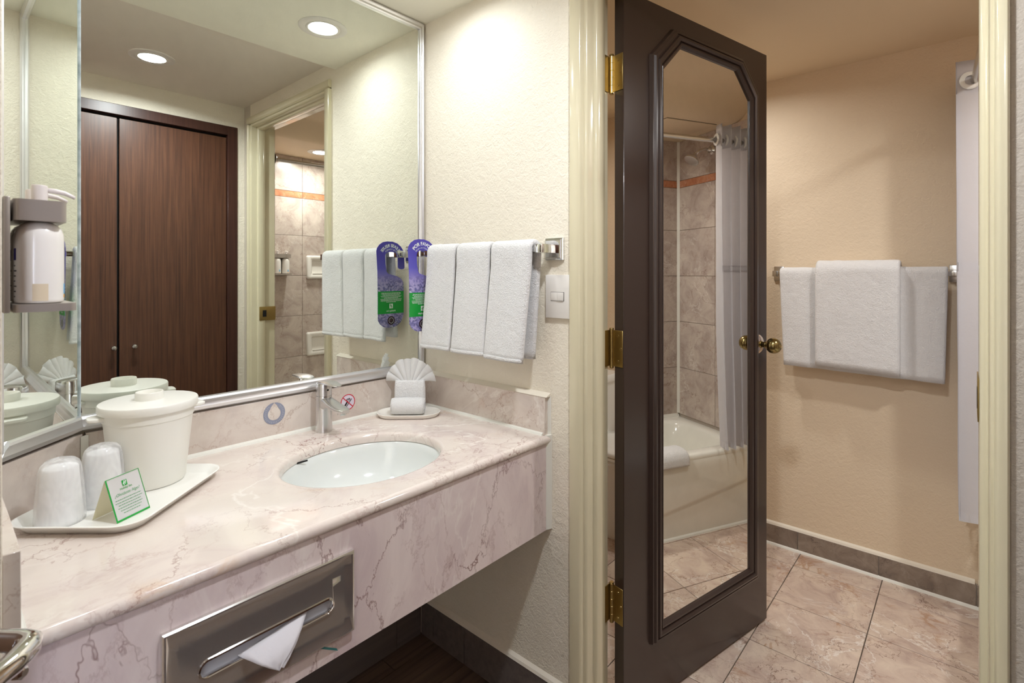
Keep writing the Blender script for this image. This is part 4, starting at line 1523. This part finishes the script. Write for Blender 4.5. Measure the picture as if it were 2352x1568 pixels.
# hang card on the rail
hc = thing('hang_card', 'blue and green printed reuse-towels hang card hooked over the rail end', 'card')
px_pts = [(100, 1350), (96, 880), (92, 560), (80, 330), (75, 230), (85, 180), (120, 125), (180, 80), (250, 65), (340, 65), (420, 90), (480, 140), (520, 200), (537, 250), (545, 490), (530, 512), (490, 520), (450, 512), (430, 490), (425, 262), (400, 240), (330, 234), (265, 238), (230, 262), (215, 300), (220, 430), (240, 560), (270, 595), (330, 612), (420, 638), (480, 672), (515, 720), (528, 780), (527, 1250), (515, 1330), (480, 1400), (420, 1455), (350, 1476), (240, 1478), (180, 1455), (130, 1410)]
def cxz(p):
    return (1.035 + (p[0] - 75) * 0.0002538, 1.390 - (p[1] - 65) * 0.0002159)


CY = 1.3630
prism_obj('card_body', [cxz(p) for p in px_pts], 'y', CY, CY + 0.0012, 'card_picture', hc)
def on_card(sgn):
    """front (sgn -1, faces -Y) and back (+1)"""
    yy = CY - 0.0003 if sgn < 0 else CY + 0.0015
    gx0, gx1 = cxz((97, 0))[0], cxz((528, 0))[0]
    z1, z0 = cxz((0, 882))[1], cxz((0, 1248))[1]
    flat_poly('green_band', [(gx0, yy, z0), (gx1, yy, z0), (gx1, yy, z1), (gx0, yy, z1)], 'green_print', hc)
    X = Vector((1, 0, 0)) if sgn < 0 else Vector((-1, 0, 0))
    lift = Vector((0, -0.0003 if sgn < 0 else 0.0003, 0))
    xm = (gx0 + gx1) / 2
    zc = cxz((0, 62))[1]
    lettering('lettering', 'POR FAVOR' if sgn < 0 else 'PLEASE REUSE', 0.0165 if sgn < 0 else 0.0150, 'white_print', hc, Vector((xm - 0.001, yy, zc - 0.0155)) + lift, X, (0, 0, 1), bold=0.0004, arc=0.044)
    lettering('lettering', 'REUSA LAS TOALLAS' if sgn < 0 else 'THE TOWELS', 0.0068 if sgn < 0 else 0.0085, 'white_print', hc, Vector((xm - 0.001, yy, zc - 0.0290)) + lift, X, (0, 0, 1), arc=0.036)
    rects = []
    for k in range(10):
        b = z1 - 0.0055 - 0.0036 * k
        half = (0.041, 0.042, 0.036, 0.044, 0.041, 0.030, 0.045, 0.044, 0.043, 0.020)[k]
        x = -half
        while x < half:
            w = random.uniform(0.003, 0.010)
            rects.append((x, min(x + w, half), b - 0.0007, b + 0.0007)); x += w + 0.0012
    strips('small_print', rects, 'white_print', hc, Vector((xm, yy, 0)) + lift, X, (0, 0, 1))
    logo(hc, Vector((xm, yy, z0 + 0.0265)) + lift, X, (0, 0, 1), 0.0150, 'white_print', 'green_print')
    lettering('lettering', 'Holiday Inn', 0.0085, 'white_print', hc, Vector((xm, yy, z0 + 0.0095)) + lift, X, (0, 0, 1), bold=0.0001, shear=0.2)
    bx, bz = cxz((315, 1362))
    disc('bubble', 0, 0.0155, 'maroon_print', hc, yy, 32, bx, bz)
    disc('bubble_shine', 0.0085, 0.0105, 'pale_print', hc, yy + lift.y, 32, bx, bz)


on_card(-1)
on_card(1)

# ------------------------------------------------------------------ soap bottles on the left wall bracket
def soap_set(origin, rz, name_lab, bottle_labs, n=2, scale=(0.71, 0.71, 0.84), grp='pump bottles'):
    """bracket with bottles; local +x leaves the wall, bottles stand along local y"""
    br = thing('bottle_bracket', name_lab, 'bracket', origin, rz)
    br.scale = scale
    W = 0.082
    y0, y1 = -0.041, -0.041 + W * n
    box_obj('wall_plate', 0.0005, 0.010, y0, y1, -0.004, 0.168, 'bracket_grey', br, bev=0.002)
    for nm, zz0, zz1, dep in (('top_clamp', 0.134, 0.166, 0.086), ('foot_tray', -0.004, 0.008, 0.100)):
        bm = bmesh.new()
        lp = rr_loop((dep + 0.014) / 2, (y0 + y1) / 2, (dep - 0.014) / 2, (y1 - y0) / 2, 0.010, 0, 5)
        prism(bm, [(p[0], p[1]) for p in lp], 'z', zz0, zz1)
        finish(bm, nm, 'bracket_grey', br, smooth=40)
    outb = []
    for k in range(n):
        M = Matrix.Translation(origin) @ Matrix.Rotation(rz, 4, 'Z') @ Matrix.Diagonal((*scale, 1))
        loc = M @ Vector((0.052, W * k, 0.0084))
        b = thing('pump_bottle', bottle_labs[k], 'bottle', loc, rz, group=grp)
        b.scale = scale
        bm = bmesh.new()
        lathe(bm, [(0.030, 0.0), (0.0345, 0.002), (0.0350, 0.006), (0.0350, 0.098), (0.0342, 0.107), (0.0315, 0.115), (0.0265, 0.121), (0.0200, 0.1245), (0.0130, 0.126)], 40)
        bd = finish(bm, 'bottle_body', 'bottle_white', b, smooth='all')
        def patch(name, a0, a1, z0, z1, mat, r=0.03515):
            bm = bmesh.new()
            lo, hi = [], []
            for q in range(9):
                a = a0 + (a1 - a0) * q / 8
                lo.append(bm.verts.new((r * math.cos(a), r * math.sin(a), z0))); hi.append(bm.verts.new((r * math.cos(a), r * math.sin(a), z1)))
            for q in range(8):
                bm.faces.new((lo[q], lo[q + 1], hi[q + 1], hi[q]))
            return finish(bm, name, mat, bd, smooth='all')
        d = math.radians
        patch('printed_label', d(-172), d(-158), 0.066, 0.084, 'navy_print')
        patch('printed_label', d(-112), d(-76), 0.004, 0.030, 'beige_print')
        patch('printed_label', d(-24), d(-6), 0.014, 0.030, 'sky_print')
        patch('printed_label', d(-24), d(-6), 0.008, 0.013, 'orange_print')
        for q in range(7):
            patch('printed_line', d(-171), d(-162 + 3 * (q % 3)), 0.010 + 0.0078 * q, 0.0118 + 0.0078 * q, 'black_print')
        bm = bmesh.new()
        lathe(bm, [(0.0085, 0.118), (0.0085, 0.158), (0.0092, 0.1585), (0.0092, 0.159)], 24)
        finish(bm, 'pump_stem', 'pump_white', b, smooth=35)
        bm = bmesh.new()
        lathe(bm, [(0.0105, 0.159), (0.0118, 0.1595), (0.0122, 0.181), (0.0112, 0.1835), (0.0095, 0.184)], 28)
        hd_ = finish(bm, 'pump_head', 'pump_white', b, smooth=35)
        bm = bmesh.new()
        tube(bm, [(0.008, 0, 0.177), (0.022, 0, 0.1765), (0.036, 0, 0.1745), (0.046, 0, 0.1705), (0.051, 0, 0.1680)], [0.0042, 0.0040, 0.0037, 0.0032, 0.0028], 12)
        finish(bm, 'nozzle', 'pump_white', hd_, smooth='all')
        outb.append(b)
    return br


soap_set((XL + 0.0005, 0.917, 1.231), 0.0, 'grey metal bracket holding two pump bottles by the counter mirror',
         ['white pump bottle in front on the bracket beside the counter mirror', 'white pump bottle half hidden behind the front one by the mirror'], 2, grp='pump bottles beside the vanity')

# ------------------------------------------------------------------ entry door with lever handle (only the handle reaches the frame)
Fv = Vector((math.cos(AZ), math.sin(AZ), 0)); Rv = Vector((math.sin(AZ), -math.cos(AZ), 0))
eo = Fv * 0.60 - Rv * 0.578
ed = thing('door_2', 'open brown entry door standing close to the camera with a chrome lever', 'door', (eo.x, eo.y, 0), AZ, kind='structure')
box_obj('leaf', -0.80, -0.022, 0.012, 0.052, 0.01, 2.03, 'entry_door', ed, bev=0.002)
box_obj('escutcheon', -0.068, -0.030, 0.002, 0.0125, 0.78, 0.915, 'chrome', ed, bev=0.004, seg=3)
bm = bmesh.new()
tube(bm, [(-0.049, 0.004, 0.886), (-0.049, -0.030, 0.886), (-0.050, -0.056, 0.886), (-0.053, -0.068, 0.886), (-0.062, -0.074, 0.886), (-0.082, -0.077, 0.885), (-0.120, -0.077, 0.884), (-0.160, -0.075, 0.883)], [0.0100, 0.0105, 0.0115, 0.0120, 0.0120, 0.0115, 0.0105, 0.0090], 18)
finish(bm, 'lever_handle', 'chrome', ed, smooth='all')
bm = bmesh.new()
lathe(bm, [(0.013, 0.003), (0.013, -0.008), (0.010, -0.012), (0.0075, -0.042), (0.0065, -0.058), (0.004, -0.060)], 20, (-0.049, 0, 0.852), axis='y')
finish(bm, 'thumb_turn', 'chrome', ed, smooth=35)

# ------------------------------------------------------------------ bathroom towel rail and towels
RX, RZ = 2.598, 1.276
brl = thing('bath_towel_rail', 'satin chrome towel rail on the peach bathroom wall', 'towel rail', (0, 0, 0))
for ymn in (0.668, 0.036):
    mt = empty('mount')
    mt.parent = brl
    box_obj('mount_plate', XB - 0.010, XB - 0.0003, ymn - 0.022, ymn + 0.022, RZ - 0.034, RZ + 0.034, 'nickel', mt, bev=0.003)
    box_obj('mount_arm', RX - 0.012, XB - 0.006, ymn - 0.012, ymn + 0.012, RZ - 0.013, RZ + 0.013, 'nickel', mt, bev=0.002)
box_obj('rail_bar', RX - 0.0085, RX + 0.0085, 0.030, 0.674, RZ - 0.0085, RZ + 0.0085, 'nickel', brl, bev=0.001)

bt = thing('bath_towel', 'wide white bath towel hanging over the bathroom rail under the smaller towel', 'towel', (0, 0.353, 0))
path = drape_path(RX, RZ, 0.0200, 0.862, 0.875, -1, 16, 10)
bm = bmesh.new()
def bt_rip(s, u):
    # u runs from low Y (far right in view) to high Y
    d = 0.010 * math.exp(-((u - 0.19) / 0.06) ** 2) - 0.009 * math.exp(-((u - 0.28) / 0.05) ** 2) + 0.008 * math.exp(-((u - 0.76) / 0.05) ** 2) - 0.006 * math.exp(-((u - 0.85) / 0.05) ** 2)
    return (d if s < 0.45 else 0.2 * d) * min(1.0, 0.25 + 2.2 * abs(s - 0.5)) + 0.0022 * nz(u * 14, s * 14, 3.3)
sweep_flat(bm, path, lambda s: 0.590 - (0.028 * abs(0.5 - s) * 2), 0.0170, 44, 6, lean=lambda s: -0.004 * abs(0.5 - s) * 2, ripple=bt_rip)
o = finish(bm, 'towel', 'terry_white', bt, smooth='all')
for v in o.data.vertices:                     # the hem runs lower to the right-hand end
    if v.co.z < 1.2:
        v.co.z -= (0.10 - v.co.y) * 0.020 * (1.2 - v.co.z) / 0.34

ht = thing('small_towel', 'folded white towel draped over the middle of the bath towel', 'towel', (0, 0.352, 0))
path = drape_path(RX, RZ + 0.004, 0.0430, 0.876, 0.905, -1, 16, 14)
bm = bmesh.new()
sweep_flat(bm, path, lambda s: 0.296, 0.0200, 24, 6, lean=lambda s: 0.0, ripple=lambda s, u: 0.0025 * nz(u * 9, s * 9, 8.1) + (0.003 * math.sin(u * 4)) * (1 if s < 0.45 else 0.2))
o = finish(bm, 'towel', 'terry_white', ht, smooth='all')
for v in o.data.vertices:
    if v.co.z < 1.2:
        v.co.z -= (-v.co.y) * 0.045 * (1.2 - v.co.z) / 0.34

# ------------------------------------------------------------------ bathtub
tb = thing('bathtub', 'white enamel bathtub with sloped apron seen in the door mirror', 'bathtub')
X0, X1, Y0, Y1, ZR = XI + 0.0105, XB - 0.0105, YT + 0.0105, -0.038, 0.392
xc, yc, hx, hy = (X0 + X1) / 2, (Y0 + Y1) / 2, (X1 - X0) / 2, (Y1 - Y0) / 2
bm = bmesh.new()
L = []
def tub_loop(dx, dyf, dyb, r, z, n=8):
    ya, yb = Y0 + dyb, Y1 - dyf
    return rr_loop(xc, (ya + yb) / 2, hx - dx, (yb - ya) / 2, r, z, n)
for dx, dyf, dyb, r, z in ((0.0, 0.020, 0.0, 0.004, 0.34), (0.0, 0.010, 0.0, 0.006, 0.365), (0.001, 0.012, 0.0, 0.008, 0.383), (0.003, 0.022, 0.001, 0.012, 0.391), (0.010, 0.034, 0.004, 0.016, ZR + 0.001), (0.055, 0.070, 0.040, 0.10, ZR), (0.066, 0.082, 0.050, 0.11, ZR - 0.004), (0.078, 0.092, 0.058, 0.12, ZR - 0.020), (0.100, 0.104, 0.070, 0.13, 0.28), (0.135, 0.120, 0.085, 0.14, 0.14), (0.160, 0.140, 0.105, 0.13, 0.10), (0.220, 0.190, 0.150, 0.10, 0.082)):
    L.append(tub_loop(dx, dyf, dyb, r, z))
loft(bm, L, True, False, True)
finish(bm, 'tub_shell', 'tub_enamel', tb, smooth=60)
# apron: upper bulged panel, sloping crease, recessed lower panel
bm = bmesh.new()
cols = []
NX = 40
for i in range(NX + 1):
    x = X0 + (X1 - X0) * i / NX
    zcr = 0.035 + 0.19 * max(0.0, min(1.0, (x - X0) / (X1 - X0))) ** 1.3
    prof = [(-0.010, 0.366), (-0.004, 0.350), (-0.003, 0.320), (-0.004, 0.26), (-0.004, zcr + 0.022), (-0.006, zcr + 0.010), (-0.014, zcr), (-0.016, zcr - 0.015), (-0.014, 0.0)]
    cols.append([bm.verts.new((x, Y1 + d, max(z, 0.0))) for d, z in prof])
for a, b in zip(cols[:-1], cols[1:]):
    for k in range(len(a) - 1):
        bm.faces.new((a[k], b[k], b[k + 1], a[k + 1]))
finish(bm, 'apron', 'tub_enamel', tb, smooth='all')
prism_obj('caulk_strip', [(Y1 - 0.016, 0.0), (Y1 - 0.003, 0.0), (Y1 - 0.006, 0.006), (Y1 - 0.016, 0.012)], 'x', X0, X1, 'caulk', tb)
prism_obj('caulk_strip', [(Y0 - 0.0002, ZR + 0.0), (Y0 + 0.010, ZR), (Y0 + 0.004, ZR + 0.008), (Y0 - 0.0002, ZR + 0.016)], 'x', X0, X1, 'caulk', tb)

# bath mat folded over the tub rim
bmx = thing('bath_mat', 'folded white bath mat draped over the bathtub rim', 'bath mat', (0, 0, 0))
bm = bmesh.new()
pth = [(0, 0.012, 0.345), (0, 0.013, 0.352), (0, 0.012, 0.372), (0, 0.006, 0.390), (0, -0.006, 0.401), (0, -0.025, 0.4055), (0, -0.050, 0.4062), (0, -0.072, 0.4055), (0, -0.088, 0.401), (0, -0.100, 0.390), (0, -0.1025, 0.365), (0, -0.106, 0.340), (0, -0.112, 0.315)]
sweep_flat(bm, [(0, a[1], a[2]) for a in pth], lambda s: 0.52, 0.019, 22, 6, side=Vector((-1, 0, 0)), lean=lambda s: 0.0, ripple=lambda s, u: 0.002 * nz(u * 9, s * 6, 1.1))
o = finish(bm, 'mat', 'terry_white', bmx, smooth='all')
o.location = (1.940, -0.046, 0.0085)

# ------------------------------------------------------------------ curtain rod, curtain, shower head
RDY, RDZ = -0.004, 1.930
RDN = -0.062
rod = thing('curtain_rod', 'satin steel shower curtain rod spanning the tub opening', 'curtain rod')
bm = bmesh.new()
tube(bm, [(XI + 0.002, RDN, RDZ), (XB - 0.002, RDY, RDZ)], 0.0125, 20)
finish(bm, 'rod', 'nickel', rod, smooth=40)
for xx, sg, fy in ((XI + 0.0125, 1, RDN), (XB - 0.0005, -1, RDY)):
    bm = bmesh.new()
    lathe(bm, [(0.030, 0.0), (0.029, sg * 0.004), (0.022, sg * 0.010), (0.016, sg * 0.022)], 28, (xx, fy, RDZ), axis='x')
    finish(bm, 'flange', 'nickel', rod, smooth=35)

sc = thing('shower_curtain', 'white fabric shower curtain gathered at the far end of the rod', 'curtain')
CX0, CX1 = 2.335, 2.632
def cur_xy(u, s):
    """u along the cloth 0..1, s from the top (0) to the hem (1)"""
    nf = 5.0
    ph = u * nf * 2 * PI + 1.1
    amp = 0.032 + 0.008 * s + 0.004 * nz(u * 6, s * 2, 1.0)
    yv = RDY + 0.006 + amp * math.sin(ph) + 0.010 * s * nz(u * 3, s * 3, 4.0) - 0.016 * s
    x = CX0 + 0.012 * s * s * 4 * (1 - u) + (CX1 - CX0) * u + 0.010 * math.cos(ph) + 0.006 * nz(u * 5, s * 3, 9.0) * s
    return x, yv
NUc, NV = 150, 46
bm = bmesh.new()
rows = []
for j in range(NV + 1):
    s = j / NV
    z = 2.000 - s * (2.000 - 0.415)
    rows.append([bm.verts.new((*cur_xy(i / NUc, s), z + (0.006 * nz(i / NUc * 8, 0, 2.0) if j == NV else 0))) for i in range(NUc + 1)])
for a, b in zip(rows[:-1], rows[1:]):
    for i in range(NUc):
        bm.faces.new((a[i], a[i + 1], b[i + 1], b[i]))
bmesh.ops.solidify(bm, geom=bm.faces[:], thickness=0.0012)
fab = finish(bm, 'fabric', 'curtain_cloth', sc, smooth='all')
def band(name, za, zb, u0=0.0, u1=1.0, off=0.0016, nv=3):
    bm = bmesh.new()
    rows = []
    n = max(6, int(NUc * (u1 - u0)))
    for j in range(nv + 1):
        z = za + (zb - za) * j / nv
        s = (2.0 - z) / (2.0 - 0.415)
        r = []
        for i in range(n + 1):
            u = u0 + (u1 - u0) * i / n
            x, yy = cur_xy(u, s)
            xa, ya = cur_xy(u + 0.002, s)
            t = Vector((xa - x, ya - yy, 0)).normalized()
            r.append(bm.verts.new((x - t.y * off, yy + t.x * off, z)))
        rows.append(r)
    for a, b in zip(rows[:-1], rows[1:]):
        for i in range(n):
            bm.faces.new((a[i], a[i + 1], b[i + 1], b[i]))
    bmesh.ops.solidify(bm, geom=bm.faces[:], thickness=0.0012)
    return finish(bm, name, 'curtain_cloth', sc, smooth='all')


band('header_band', 1.890, 2.001)
band('liner_seam', 1.285, 1.315)
band('side_hem', 0.42, 1.885, 0.006, 0.045, 0.0018, 40)
for k in range(5):
    u = 0.045 + k * 0.2
    x, yy = cur_xy(u, 0.045)
    bm = bmesh.new()
    for r0, r1, w in ((0.0165, 0.0300, 0.003),):
        lathe(bm, [(r0, -w), (r1 - 0.003, -w), (r1, 0.0), (r1 - 0.003, w), (r0, w), (r0 - 0.001, 0.0), (r0, -w)], 28, (0, 0, 0), False, False, axis='x')
    g = finish(bm, 'grommet', 'porcelain', sc, smooth=60)
    g.location = (x - 0.002, RDY, RDZ)
    g.rotation_euler = (0, 0, math.radians(20))

sh = thing('shower_sprayer', 'chrome shower head on a short arm above the tub end', 'shower head', (XB, -0.36, 1.985))
bm = bmesh.new()
lathe(bm, [(0.028, -0.010), (0.028, -0.014), (0.018, -0.022)], 24, axis='x')
finish(bm, 'wall_flange', 'chrome', sh, smooth=35)
bm = bmesh.new()
tube(bm, [(-0.012, 0, 0), (-0.06, 0, 0.002), (-0.10, 0, -0.012), (-0.13, 0, -0.036)], 0.009, 12)
finish(bm, 'arm', 'chrome', sh, smooth='all')
bm = bmesh.new()
lathe(bm, [(0.010, 0.012), (0.014, 0.0), (0.030, -0.020), (0.042, -0.032), (0.042, -0.040), (0.036, -0.042)], 28)
hd2 = finish(bm, 'spray_head', 'chrome_soft', sh, smooth=35)
hd2.location = (-0.136, 0, -0.042)
hd2.rotation_euler = (0, math.radians(35), 0)

# ceramic soap dishes and the bottle bracket on the tub wall (seen in the vanity mirror)
YTT = YT + 0.0102
for zc_, lab in ((1.322, 'upper white ceramic soap niche on the tiled tub wall'), (0.774, 'lower white ceramic soap niche on the tiled tub wall')):
    o = thing('soap_niche', lab, 'soap dish', (1.895, YTT, zc_), group='ceramic soap niches')
    bm = bmesh.new()
    L = []
    for h1, h2, r, d in ((0.098, 0.083, 0.012, 0.0), (0.098, 0.083, 0.014, 0.014), (0.094, 0.079, 0.014, 0.021), (0.088, 0.073, 0.012, 0.023), (0.066, 0.053, 0.010, 0.020), (0.062, 0.049, 0.010, 0.014), (0.060, 0.047, 0.009, 0.003)):
        L.append([(p[0], d, p[1]) for p in rr_loop(0, 0, h1, h2, r, 0, 5)])
    loft(bm, L)
    finish(bm, 'ceramic_frame', 'dish_ceramic', o, smooth=50)
    box_obj('ledge', -0.060, 0.060, 0.004, 0.022, -0.050, -0.042, 'dish_ceramic', o, bev=0.002)
soap_set((1.632, YTT, 1.270), PI / 2, 'dark metal bracket holding two pump bottles on the tiled tub wall',
         ['pump bottle on the tiled tub wall, the one nearer the soap niches', 'pump bottle on the tiled tub wall, the one nearer the doorway'], 2, grp='pump bottles in the shower')

# ------------------------------------------------------------------ toilet (a sliver shows behind the door hinge)
to = thing('toilet', 'white porcelain toilet glimpsed between door frame and open door', 'toilet', (2.290, YB - 0.004, 0))
bm = bmesh.new()
L = []
for cy, hx_, hy_, r, z in ((-0.30, 0.105, 0.215, 0.09, 0.0), (-0.30, 0.110, 0.220, 0.10, 0.02), (-0.31, 0.100, 0.205, 0.10, 0.12), (-0.33, 0.120, 0.225, 0.12, 0.22), (-0.37, 0.165, 0.270, 0.16, 0.32), (-0.385, 0.183, 0.290, 0.18, 0.385), (-0.385, 0.183, 0.290, 0.18, 0.400)):
    L.append(rr_loop(0, cy, hx_, hy_, r, z, 8))
loft(bm, L)
finish(bm, 'bowl', 'porcelain', to, smooth=60)
bm = bmesh.new()
L = []
for s_, z in ((0.98, 0.402), (1.0, 0.404), (1.0, 0.414), (0.985, 0.418)):
    L.append(rr_loop(0, -0.410, 0.190 * s_, 0.262 * s_, 0.185 * s_, z, 8))
loft(bm, L)
finish(bm, 'seat', 'porcelain', to, smooth=50)
bm = bmesh.new()
L = []
for s_, z in ((0.98, 0.420), (1.0, 0.422), (1.0, 0.436), (0.96, 0.443), (0.7, 0.447)):
    L.append(rr_loop(0, -0.408, 0.190 * s_, 0.258 * s_, 0.180 * s_, z, 8))
loft(bm, L)
finish(bm, 'seat_lid', 'porcelain', to, smooth=50)
bm = bmesh.new()
L = []
for hx_, hy_, r, z in ((0.19, 0.078, 0.03, 0.36), (0.205, 0.086, 0.035, 0.40), (0.222, 0.094, 0.035, 0.70), (0.222, 0.094, 0.035, 0.702)):
    L.append(rr_loop(0, -0.100, hx_, hy_, r, z, 6))
loft(bm, L)
finish(bm, 'tank', 'porcelain', to, smooth=50)
bm = bmesh.new()
L = []
for hx_, hy_, r, z in ((0.228, 0.098, 0.035, 0.703), (0.233, 0.099, 0.035, 0.708), (0.233, 0.099, 0.035, 0.732), (0.226, 0.094, 0.032, 0.742)):
    L.append(rr_loop(0, -0.101, hx_, hy_, r, z, 6))
loft(bm, L)
finish(bm, 'tank_lid', 'porcelain', to, smooth=50)

# ------------------------------------------------------------------ ceiling downlights
for i, (x, y, z, pw, colr, lab) in enumerate(LAMPS):
    r = 0.047
    lm = 'lamp_%d' % i
    lamp_mat(lm, colr, 30.0)
    dl = thing('downlight', lab, 'ceiling light', (x, y, z), group='recessed ceiling downlights')
    bm = bmesh.new()
    lathe(bm, [(0.083, -0.0002), (0.083, -0.003), (0.080, -0.0048), (0.062, -0.0056), (0.060, -0.0045), (0.0585, -0.0045), (0.0565, -0.0060), (0.051, -0.0060), (0.0475, -0.0030)], 48, cap0=False, cap1=False)
    finish(bm, 'trim_ring', 'switch_white', dl, smooth=35)
    bm = bmesh.new()
    bm.faces.new([bm.verts.new((r * math.cos(2 * PI * k / 40), -r * math.sin(2 * PI * k / 40), -0.0032)) for k in range(40)])
    finish(bm, 'lens', lm, dl, recalc=False)
    ld_ = bpy.data.lights.new('downlight_beam', 'AREA')
    ld_.shape = 'DISK'
    ld_.size = 0.092
    ld_.energy = pw
    ld_.color = colr
    ld_.spread = math.radians(165)
    lo_ = bpy.data.objects.new('downlight_beam', ld_)
    COL.objects.link(lo_)
    lo_.parent = dl
    lo_.location = (0, 0, -0.0062)
